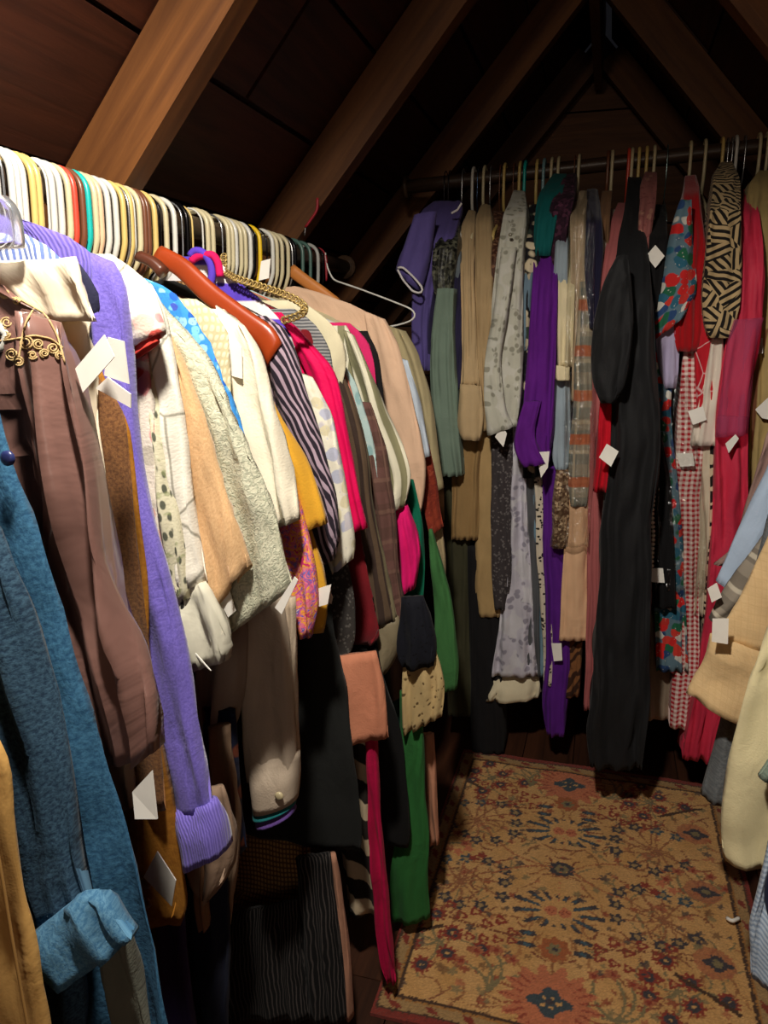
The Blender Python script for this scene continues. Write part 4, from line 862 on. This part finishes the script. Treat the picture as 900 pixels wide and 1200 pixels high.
FG('jacket', 'dark plum velvet jacket shoulder behind the teal blouse', 'jacket', fab('sequin', (40, 20, 34), (92, 50, 72), p=.008), 1.775, v((662, 676, 204), (645, 672, 238), (640, 664, 275), (645, 660, 350)), depth=.18)
mpu = fab('plain', (94, 26, 128))
o = FG('blouse', 'vivid purple blouse with a gathered knotted cuff', 'blouse', mpu, 1.715, v((636, 650, 258), (628, 653, 276), (622, 653, 340), (617, 652, 420), (612, 649, 500), (618, 642, 545)), depth=.2, lam=.018, fold=.006)
add_sleeve(o, v((614, 470, 634, 470), (602, 508, 624, 506), (600, 528, 630, 524), (612, 546, 640, 542)), -.02, mpu, .025, .007, 'cuff')
price_tag(o, [(628, 530), (644, 529), (642, 548), (634, 560)], 1.68, None)
FG('blouse', 'pale slate blue blouse beside the cream one', 'blouse', fab('plain', (150, 164, 174)), 1.75, v((656, 666, 240), (650, 665, 290), (647, 666, 350), (646, 669, 450), (646, 668, 540), (651, 663, 552)), depth=.2, lam=.018)
mcb = fab('plain', (224, 210, 172))
o = FG('blouse', 'cream blouse with a narrow cuff beside the purple one', 'blouse', mcb, 1.73, v((663, 674, 270), (656, 677, 286), (653, 675, 340), (651, 671, 400), (652, 669, 430)), depth=.15)
add_sleeve(o, v((651, 428, 669, 430), (653, 445, 670, 446)), -.006, mcb, .014, .001, 'cuff', its=0)
FG('dress', 'champagne satin dress inside a clear plastic cover', 'dress', fab('satin', (190, 168, 138), rough=.35), 1.745, v((677, 692, 224), (669, 692, 255), (668, 689, 300), (670, 690, 400), (670, 688, 470)), depth=.2)
FG('dress', 'grey teal plaid dress with orange lines', 'dress', fab('plaid', (158, 148, 130), (112, 118, 112), (190, 176, 150), (190, 96, 52), p=.05), 1.735, v((680, 694, 330), (675, 696, 400), (670, 695, 490), (665, 691, 565), (668, 688, 593)), depth=.15)
FG('jacket', 'deep navy velvet jacket sleeve beside the black maxi dress', 'jacket', fab('plain', (28, 26, 52), sheen=.4), 1.725, v((688, 701, 222), (686, 705, 260), (685, 708, 300), (687, 703, 345), (690, 701, 385)), depth=.2)
FG('jacket', 'light brown jacket on a brown hanger behind the navy velvet', 'jacket', fab('plain', (128, 94, 66)), 1.775, v((706, 718, 224), (701, 716, 256), (703, 714, 310)), depth=.18)
FG('blouse', 'off-white blouse beside the dusty rose dress', 'blouse', fab('plain', (206, 194, 178)), 1.75, v((714, 726, 246), (707, 725, 270), (704, 720, 305), (698, 712, 345), (695, 706, 376)), depth=.18)
FG('dress', 'dusty rose pink long dress beside the black maxi dress', 'dress', fab('plain', (172, 96, 96)), 1.735, v((724, 737, 238), (715, 736, 260), (705, 728, 310), (697, 716, 380), (691, 711, 500), (689, 707, 600), (688, 706, 720), (684, 697, 831)), depth=.2)
mbk = fab('plain', (27, 27, 29), rough=.75)
o = FG('dress', 'long black maxi dress with a puffed sleeve hanging to the floor', 'dress', mbk, 1.585, v((736, 752, 208), (732, 755, 240), (723, 759, 290), (713, 766, 360), (715, 772, 440), (717, 775, 520), (712, 768, 570), (704, 763, 620), (701, 762, 700), (695, 761, 780), (690, 760, 850), (692, 752, 900)), depth=.16, fold=.010, lam=.045, wr=.004, taper=120)
add_sleeve(o, v((722, 300, 736, 300), (706, 332, 740, 330), (696, 378, 744, 380), (693, 420, 740, 430), (695, 455, 730, 462), (704, 471, 722, 471)), -.03, mbk, .04, .006, wr=.004)
FG('jacket', 'rose pink embroidered jacket above the white diamond tag', 'jacket', fab('leaf', (150, 92, 88), (176, 124, 108), (120, 60, 62), p=.02), 1.745, v((756, 770, 202), (750, 770, 216), (749, 767, 260), (749, 763, 292), (751, 758, 335)), depth=.18)
o = FG('dress', 'short black dress with a pearl cord beside the floral print', 'dress', fab('plain', (18, 17, 19)), 1.712, v((764, 780, 240), (760, 782, 280), (758, 776, 330), (758, 767, 400), (760, 769, 480), (764, 786, 560), (766, 790, 640), (767, 791, 712)), depth=.2)
price_tag(o, [(768, 287), (779, 300), (768, 314), (757, 300)], 1.692, None, 'white diamond shaped price tag on black')
Vb = [aty(px, py, 1.694) for px, py in smooth_path([(767, 572), (764, 600), (766, 630), (764, 650), (764, 668)], 20)]
for k_, p_ in enumerate(Vb): path_tube('pearl', [p_+np.array([0, 0, dz]) for dz in (.0042, .003, 0, -.003, -.0042)], [.0008, .0032, .0046, .0032, .0008], simple('pearl', (226, 214, 190), .3), o, 8)
price_tag(o, [(761, 666), (777, 666), (779, 683), (761, 682)], 1.690, None, 'cream card tag hanging from the pearl cord')
mfl = fab('floral', (96, 122, 136), (206, 40, 40), (44, 72, 118), (190, 50, 44), (46, 100, 124), (206, 60, 50), (36, 100, 72), (210, 206, 196), p=.02)
o = FG('dress', 'bright red blue and green floral print dress', 'dress', mfl, 1.735, v((803, 814, 232), (792, 809, 252), (784, 806, 300), (772, 800, 360), (766, 792, 400), (768, 787, 480), (774, 794, 560), (772, 802, 640), (767, 804, 715), (769, 806, 786)), depth=.2)
add_sleeve(o, v((796, 236, 810, 234), (788, 256, 810, 254), (776, 315, 815, 318), (765, 372, 817, 345), (766, 398, 800, 372)), -.022, mfl, .02, .004)
FG('top', 'lavender top below the floral print sleeve', 'top', fab('plain', (176, 166, 196)), 1.725, v((774, 794, 362), (767, 796, 386), (771, 796, 430), (778, 792, 455)), depth=.1)
FG('dress', 'bright red velvet dress beside the floral sleeve', 'dress', fab('plain', (164, 10, 20), sheen=.5), 1.72, v((803, 816, 206), (801, 821, 230), (800, 826, 290), (792, 823, 340), (789, 822, 398), (793, 816, 412)), depth=.2, fold=.005)
FG('shirt', 'red shirt with white bandana print', 'shirt', fab('lines', (190, 30, 44), (224, 180, 180), p=.02), 1.728, v((827, 840, 262), (823, 841, 285), (816, 841, 330), (813, 839, 400), (816, 839, 460), (822, 836, 522)), depth=.18)
mgi = fab('gingham', (232, 214, 206), (178, 30, 44), p=.011)
o = FG('dress', 'red and white gingham long dress', 'dress', mgi, 1.745, v((802, 826, 400), (797, 830, 450), (792, 834, 520), (790, 819, 580), (792, 819, 700), (788, 820, 780), (785, 812, 852)), depth=.2)
price_tag(o, [(792, 531), (812, 531), (814, 546), (797, 547)], 1.715, None); price_tag(o, [(806, 482), (824, 476), (828, 492), (812, 498)], 1.70, None)
mge = fab('geo', (190, 164, 122), (30, 26, 24), p=.03)
FG('blouse', 'tan blouse with bold black geometric line print', 'blouse', mge, 1.69, v((844, 858, 190), (836, 867, 206), (832, 869, 250), (826, 869, 310), (822, 868, 350), (826, 862, 382), (832, 856, 396)), depth=.2)
FG('cardigan', 'grey cream knit cardigan beside the geometric blouse', 'cardigan', fab('rib', (170, 158, 140), (140, 128, 112), p=.006), 1.755, v((834, 848, 222), (834, 850, 245), (835, 848, 300), (836, 846, 360)), depth=.18)
FG('skirt', 'short off-white skirt over the gingham dress', 'skirt', fab('plain', (224, 212, 198)), 1.722, v((834, 848, 395), (824, 848, 450), (813, 849, 500), (810, 846, 522)), depth=.12)
mco = fab('plain', (206, 50, 78), rough=.6)
o = FG('dress', 'coral red long dress with a sheer pink sleeve', 'dress', mco, 1.71, v((872, 884, 222), (868, 890, 250), (862, 896, 320), (850, 892, 400), (842, 880, 460), (838, 877, 540), (836, 877, 620), (828, 868, 720), (816, 850, 800), (802, 838, 870), (800, 834, 890)), depth=.2, fold=.008, lam=.03)
s = NT('sheer_pink'); tb = s.n('BsdfTransparent', {0: (1, .75, .85, 1)}); s.fin(lin((196, 90, 130)), .7)
mx = s.n('MixShader', {0: .35}); s.t.links.new(tb.outputs[0], mx.inputs[1]); s.t.links.new(s.b.outputs[0], mx.inputs[2]); s.t.links.new(mx.outputs[0], s.out.inputs[0])
part_label(add_sleeve(o, v((860, 375, 897, 372), (850, 420, 886, 425), (842, 470, 880, 475), (840, 512, 878, 508)), -.02, s.m, .022, .005), 'sheer mauve pink sleeve')
price_tag(o, [(850, 520), (862, 509), (866, 514), (854, 531)], 1.67, None)
o = FG('dress', 'antique gold pleated dress at the end of the far rod', 'dress', fab('plain', (176, 152, 100)), 1.765, v((890, 906, 200), (878, 912, 216), (873, 916, 260), (878, 920, 330), (880, 920, 420), (876, 916, 520), (870, 908, 610)), depth=.2, fold=.007, lam=.025)
price_tag(o, [(876, 397), (894, 396), (894, 414), (878, 417)], 1.74, None); price_tag(o, [(885, 480), (900, 466), (902, 492), (893, 490)], 1.735, None)
FG('dress', 'black and cream zebra print dress strip beside the coral dress', 'dress', fab('zebra', (28, 26, 24), (206, 190, 160), p=.016), 1.738, v((832, 844, 520), (830, 842, 620), (824, 838, 700), (820, 835, 782)), depth=.18)
FG('dress', 'cream satin slip strip beside the zebra print', 'dress', fab('satin', (206, 194, 170), rough=.5), 1.742, v((822, 836, 520), (818, 832, 640), (814, 826, 720)), depth=.18)
FG('skirt', 'olive brown skirt behind the gingham dress', 'skirt', fab('plain', (126, 108, 72)), 1.775, v((806, 830, 540), (804, 828, 640), (806, 822, 740)), depth=.18)
FG('dress', 'charcoal flecked wool dress below the grey western shirt', 'dress', fab('spots', (62, 56, 58), (104, 98, 98), p=.007), 1.765, v((575, 601, 500), (575, 600, 600), (577, 600, 680), (580, 594, 714)), depth=.18)
mng = fab('spots', (196, 192, 204), (150, 146, 160), (206, 204, 210), p=.02)
o = FG('nightgown', 'white and lavender floral nightgown with cream ruffle hem', 'nightgown', mng, 1.775, v((598, 614, 470), (596, 617, 560), (592, 621, 650), (584, 626, 740), (576, 630, 792)), depth=.2, fold=.008, lam=.03)
add_sleeve(o, v((574, 786, 630, 786), (570, 802, 632, 800), (567, 815, 633, 812)), .04, fab('plain', (214, 202, 172)), .05, .009, 'ruffle', lam=.02)
FG('dress', 'dark slate grey slim dress beside the nightgown', 'dress', fab('plain', (84, 86, 90)), 1.785, v((614, 627, 470), (614, 630, 600), (618, 634, 792)), depth=.18)
FG('dress', 'dusty blue satin dress strip', 'dress', fab('satin', (116, 146, 164), rough=.5), 1.79, v((622, 634, 560), (626, 638, 700), (629, 640, 792)), depth=.18)
FG('dress', 'black and white leopard spotted dress strip', 'dress', fab('spots', (208, 196, 176), (30, 26, 24), p=.008), 1.775, v((626, 636, 560), (630, 641, 660), (635, 648, 740), (637, 653, 802)), depth=.18)
o = FG('dress', 'deep purple long dress reaching below the others', 'dress', fab('plain', (88, 30, 130)), 1.77, v((636, 656, 548), (635, 662, 640), (639, 668, 740), (635, 666, 820), (641, 661, 862)), depth=.2, fold=.006)
price_tag(o, [(646, 754), (658, 754), (659, 774), (649, 775)], 1.745, None)
FG('dress', 'bronze sequined dress under the slate blouse', 'dress', fab('sequin', (92, 66, 50), (214, 186, 150), p=.005, rough=.3), 1.745, v((652, 670, 550), (646, 669, 590), (646, 666, 642)), depth=.15)
FG('dress', 'peach satin dress with a straight hem', 'dress', fab('satin', (228, 184, 146), rough=.4), 1.742, v((665, 691, 585), (661, 690, 640), (657, 689, 720), (655, 689, 750)), depth=.18, lam=.03)
FG('dress', 'brown tiger striped dress hem under the peach satin', 'dress', fab('zebra', (60, 36, 24), (128, 84, 50), p=.02), 1.775, v((662, 684, 735), (660, 682, 780), (660, 679, 816)), depth=.18)
FG('dress', 'dark olive leopard print dress beside the plaid', 'dress', fab('spots', (52, 40, 30), (26, 20, 18), (76, 60, 40), p=.012), 1.76, v((693, 708, 375), (689, 706, 480), (687, 706, 592)), depth=.18)
o = FG('cardigan', 'red knit cardigan with tied end beside the black dress', 'cardigan', fab('plain', (190, 14, 36)), 1.60, v((704, 718, 460), (700, 716, 520), (697, 715, 552), (695, 713, 576)), depth=.12, fold=.006)
price_tag(o, [(711, 520), (725, 529), (716, 547), (702, 536)], 1.545, None, 'large white price tag in front of the black dress')
FG('skirt', 'taupe pleated skirt below the floral print dress', 'skirt', fab('plain', (140, 124, 106)), 1.785, v((758, 788, 720), (756, 786, 790), (757, 784, 842)), depth=.18, lam=.02)
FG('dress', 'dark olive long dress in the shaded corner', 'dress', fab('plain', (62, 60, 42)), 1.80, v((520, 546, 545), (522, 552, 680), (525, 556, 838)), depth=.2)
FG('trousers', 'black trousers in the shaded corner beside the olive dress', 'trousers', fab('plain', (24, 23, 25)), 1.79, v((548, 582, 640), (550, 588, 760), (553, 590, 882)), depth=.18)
for (c, y) in ((((562, 451), (567, 452), (568, 470), (563, 476)), 1.72), (((664, 450), (669, 448), (672, 458), (665, 463)), 1.72), (((690, 590), (697, 580), (695, 598), (689, 602)), 1.70)):
    pass
# clear plastic garment covers
s = NT('clear_film'); tb = s.n('BsdfTransparent', {0: (.93, .93, .92, 1)}); gl = s.n('BsdfGlossy', {0: (1, 1, 1, 1), 'Roughness': .12})
uvn = s.uv(); bp = s.bump(s.noise(uvn, 38, 3, .6, 1).outputs[0], .9, .01); s.t.links.new(bp, gl.inputs['Normal'])
lw = s.n('LayerWeight', {0: .35}); mx = s.n('MixShader', {0: s.math('ADD', s.math('MULTIPLY', lw.outputs[1], .35), .06)})
s.t.links.new(tb.outputs[0], mx.inputs[1]); s.t.links.new(gl.outputs[0], mx.inputs[2]); s.t.links.new(mx.outputs[0], s.out.inputs[0]); film = s.m
FG('garment_bag', 'clear plastic garment bag over the champagne and plaid dresses', 'garment bag', film, 1.712, v((676, 694, 224), (666, 698, 262), (664, 696, 340), (662, 697, 450), (660, 695, 560), (645, 690, 640)), depth=.24, fold=.006, lam=.03)
FG('garment_bag', 'clear plastic garment bag over the lower floral and gingham dresses', 'garment bag', film, 1.715, v((790, 806, 440), (778, 812, 500), (764, 822, 560), (760, 828, 640), (764, 826, 690)), depth=.24, fold=.006, lam=.03)

# ================================================================ right rack
def RG(name, label, cat, mat, Y, rows, part='body', th=.02, fold=.005, lam=.05, wide=False, hem=.45):
    """garment on the right-hand rod: its visible rows are carried up to the shoulders on the hanger"""
    A, B = rows3(rows, Y); hw = .17
    z = min(p[2] for p in A+B); o = thing(name, label, cat, (XR, Y, max(z, .005))); o['_Y'] = Y
    def lv(h, z_): return np.array([XR-h, Y, z_]), np.array([limit(XR+h, z_, -1), Y, z_])
    top_ = [lv(.05, 1.125), lv(.09, 1.11), lv(hw, 1.06), lv(hw+.005, .98)]
    if wide:                                   # the visible outline is the body's own edge
        B = [np.array([limit(2*XR-a[0], b[2], -1), Y, b[2]]) for a, b in zip(A, B)]
        flat_tube('body', [t[0] for t in top_]+A, [t[1] for t in top_]+B, [-th*.5]*3+[-th]*(len(A)+1), [th*.5]*3+[th]*(len(A)+1), mat, o, fold, lam, .0018)
    else:
        rows_ = top_+[lv(hw, .75), lv(hw, hem)]; n = len(rows_); t = [.005]*3+[.009]*(n-3)
        flat_tube('body', [r[0] for r in rows_], [r[1] for r in rows_], [-x for x in t], t, mat, o, .003, .07, .001)
        A = [np.array([XR-hw, Y-.012, 1.055]), np.array([XR-hw-.006, Y-.012, .96])]+A; B = [np.array([XR-hw+.05, Y-.012, 1.06]), np.array([XR-hw+.085, Y-.012, .96])]+B
        tv = [th*.4, th]+[th]*(len(rows))
        flat_tube('sleeve' if part == 'body' else part, A, B, [-x for x in tv], tv, mat, o, fold, .04, .0018, top=.5)
    return o
RG('shirt', 'light blue shirt sleeve slanting out over the grey plaid one', 'shirt', fab('plain', (176, 194, 218)), 1.39, v((905, 540, 960, 560), (886, 580, 930, 600), (864, 626, 908, 648), (848, 660, 888, 688), (838, 680, 878, 706)), part='sleeve', th=.02)
mgp = fab('plaid', (150, 140, 126), (92, 84, 76), (206, 196, 176), p=.045)
RG('shirt', 'grey brown plaid shirt with its cuff beside the white tag', 'shirt', mgp, 1.33, v((925, 580, 975, 610), (890, 630, 940, 660), (862, 672, 915, 700), (840, 704, 892, 730), (828, 722, 850, 742)), part='sleeve', th=.02)
RG('shirt', 'mauve brown shirt cuff tip poking out above the light blue sleeve', 'shirt', fab('plain', (150, 120, 112)), 1.42, v((866, 640, 900, 650), (852, 650, 880, 662), (838, 660, 862, 664)), part='sleeve', th=.012)
mln = fab('plaid', (222, 190, 142), (218, 186, 138), (214, 181, 133), p=.011)
o = RG('jacket', 'beige linen jacket with a flared peplum hem', 'jacket', mln, 1.25, v((915, 600, 1010, 620), (890, 650, 1000, 680), (866, 700, 985, 735), (846, 732, 970, 775), (836, 748, 955, 800)), th=.02, fold=.004, lam=.07, wide=True)
add_sleeve(o, v((832, 742, 1110, 830), (828, 756, 1110, 870), (815, 785, 1105, 920), (803, 810, 1100, 965)), -.006, mln, .03, .005, 'peplum', its=1)
price_tag(o, [(835, 725), (854, 725), (853, 755), (834, 752)], 1.205, None)
price_tag(o, [(829, 690), (840, 683), (846, 700), (834, 706)], 1.30, None)
mcc = fab('plain', (236, 222, 176))
RG('coat', 'long cream wool coat hanging in front of the linen jacket', 'coat', mcc, 1.10, v((925, 660, 1030, 660), (898, 735, 1015, 735), (868, 810, 1000, 815), (853, 890, 985, 895), (846, 955, 975, 965), (849, 1008, 960, 1030)), th=.024, fold=.009, lam=.09, wide=True)
RG('sweater', 'sage green knit cuff resting against the cream coat', 'sweater', fab('heather', (150, 166, 150), (120, 138, 124), p=.004), 1.05, v((930, 850, 960, 850), (908, 885, 940, 888), (891, 908, 930, 925)), part='sleeve', th=.016)
mst = fab('diag', (206, 220, 236), (160, 180, 206), p=.006)
o = RG('shirt', 'pale blue fine striped shirt cuff hanging lowest by the rug', 'shirt', mst, 1.0, v((925, 900, 985, 905), (905, 965, 955, 970), (888, 1030, 930, 1036), (872, 1078, 915, 1090), (876, 1105, 908, 1110), (879, 1142, 900, 1148)), part='sleeve', th=.018)
RG('sweater', 'navy sweater sleeve end beside the pale blue striped cuff', 'sweater', fab('plain', (34, 42, 74)), .985, v((905, 1000, 950, 1000), (897, 1040, 940, 1040), (896, 1058, 935, 1060), (902, 1076, 930, 1078)), part='sleeve', th=.01)
RG('coat', 'grey felt sleeve end below the linen peplum', 'coat', fab('heather', (120, 124, 126), (96, 100, 104), p=.004), 1.285, v((852, 810, 884, 818), (834, 880, 868, 886), (824, 912, 862, 918), (819, 930, 858, 938)), part='sleeve', th=.025)

for ob in bpy.data.objects:
    for k in ('_o', '_Y'):
        if k in ob: del ob[k]
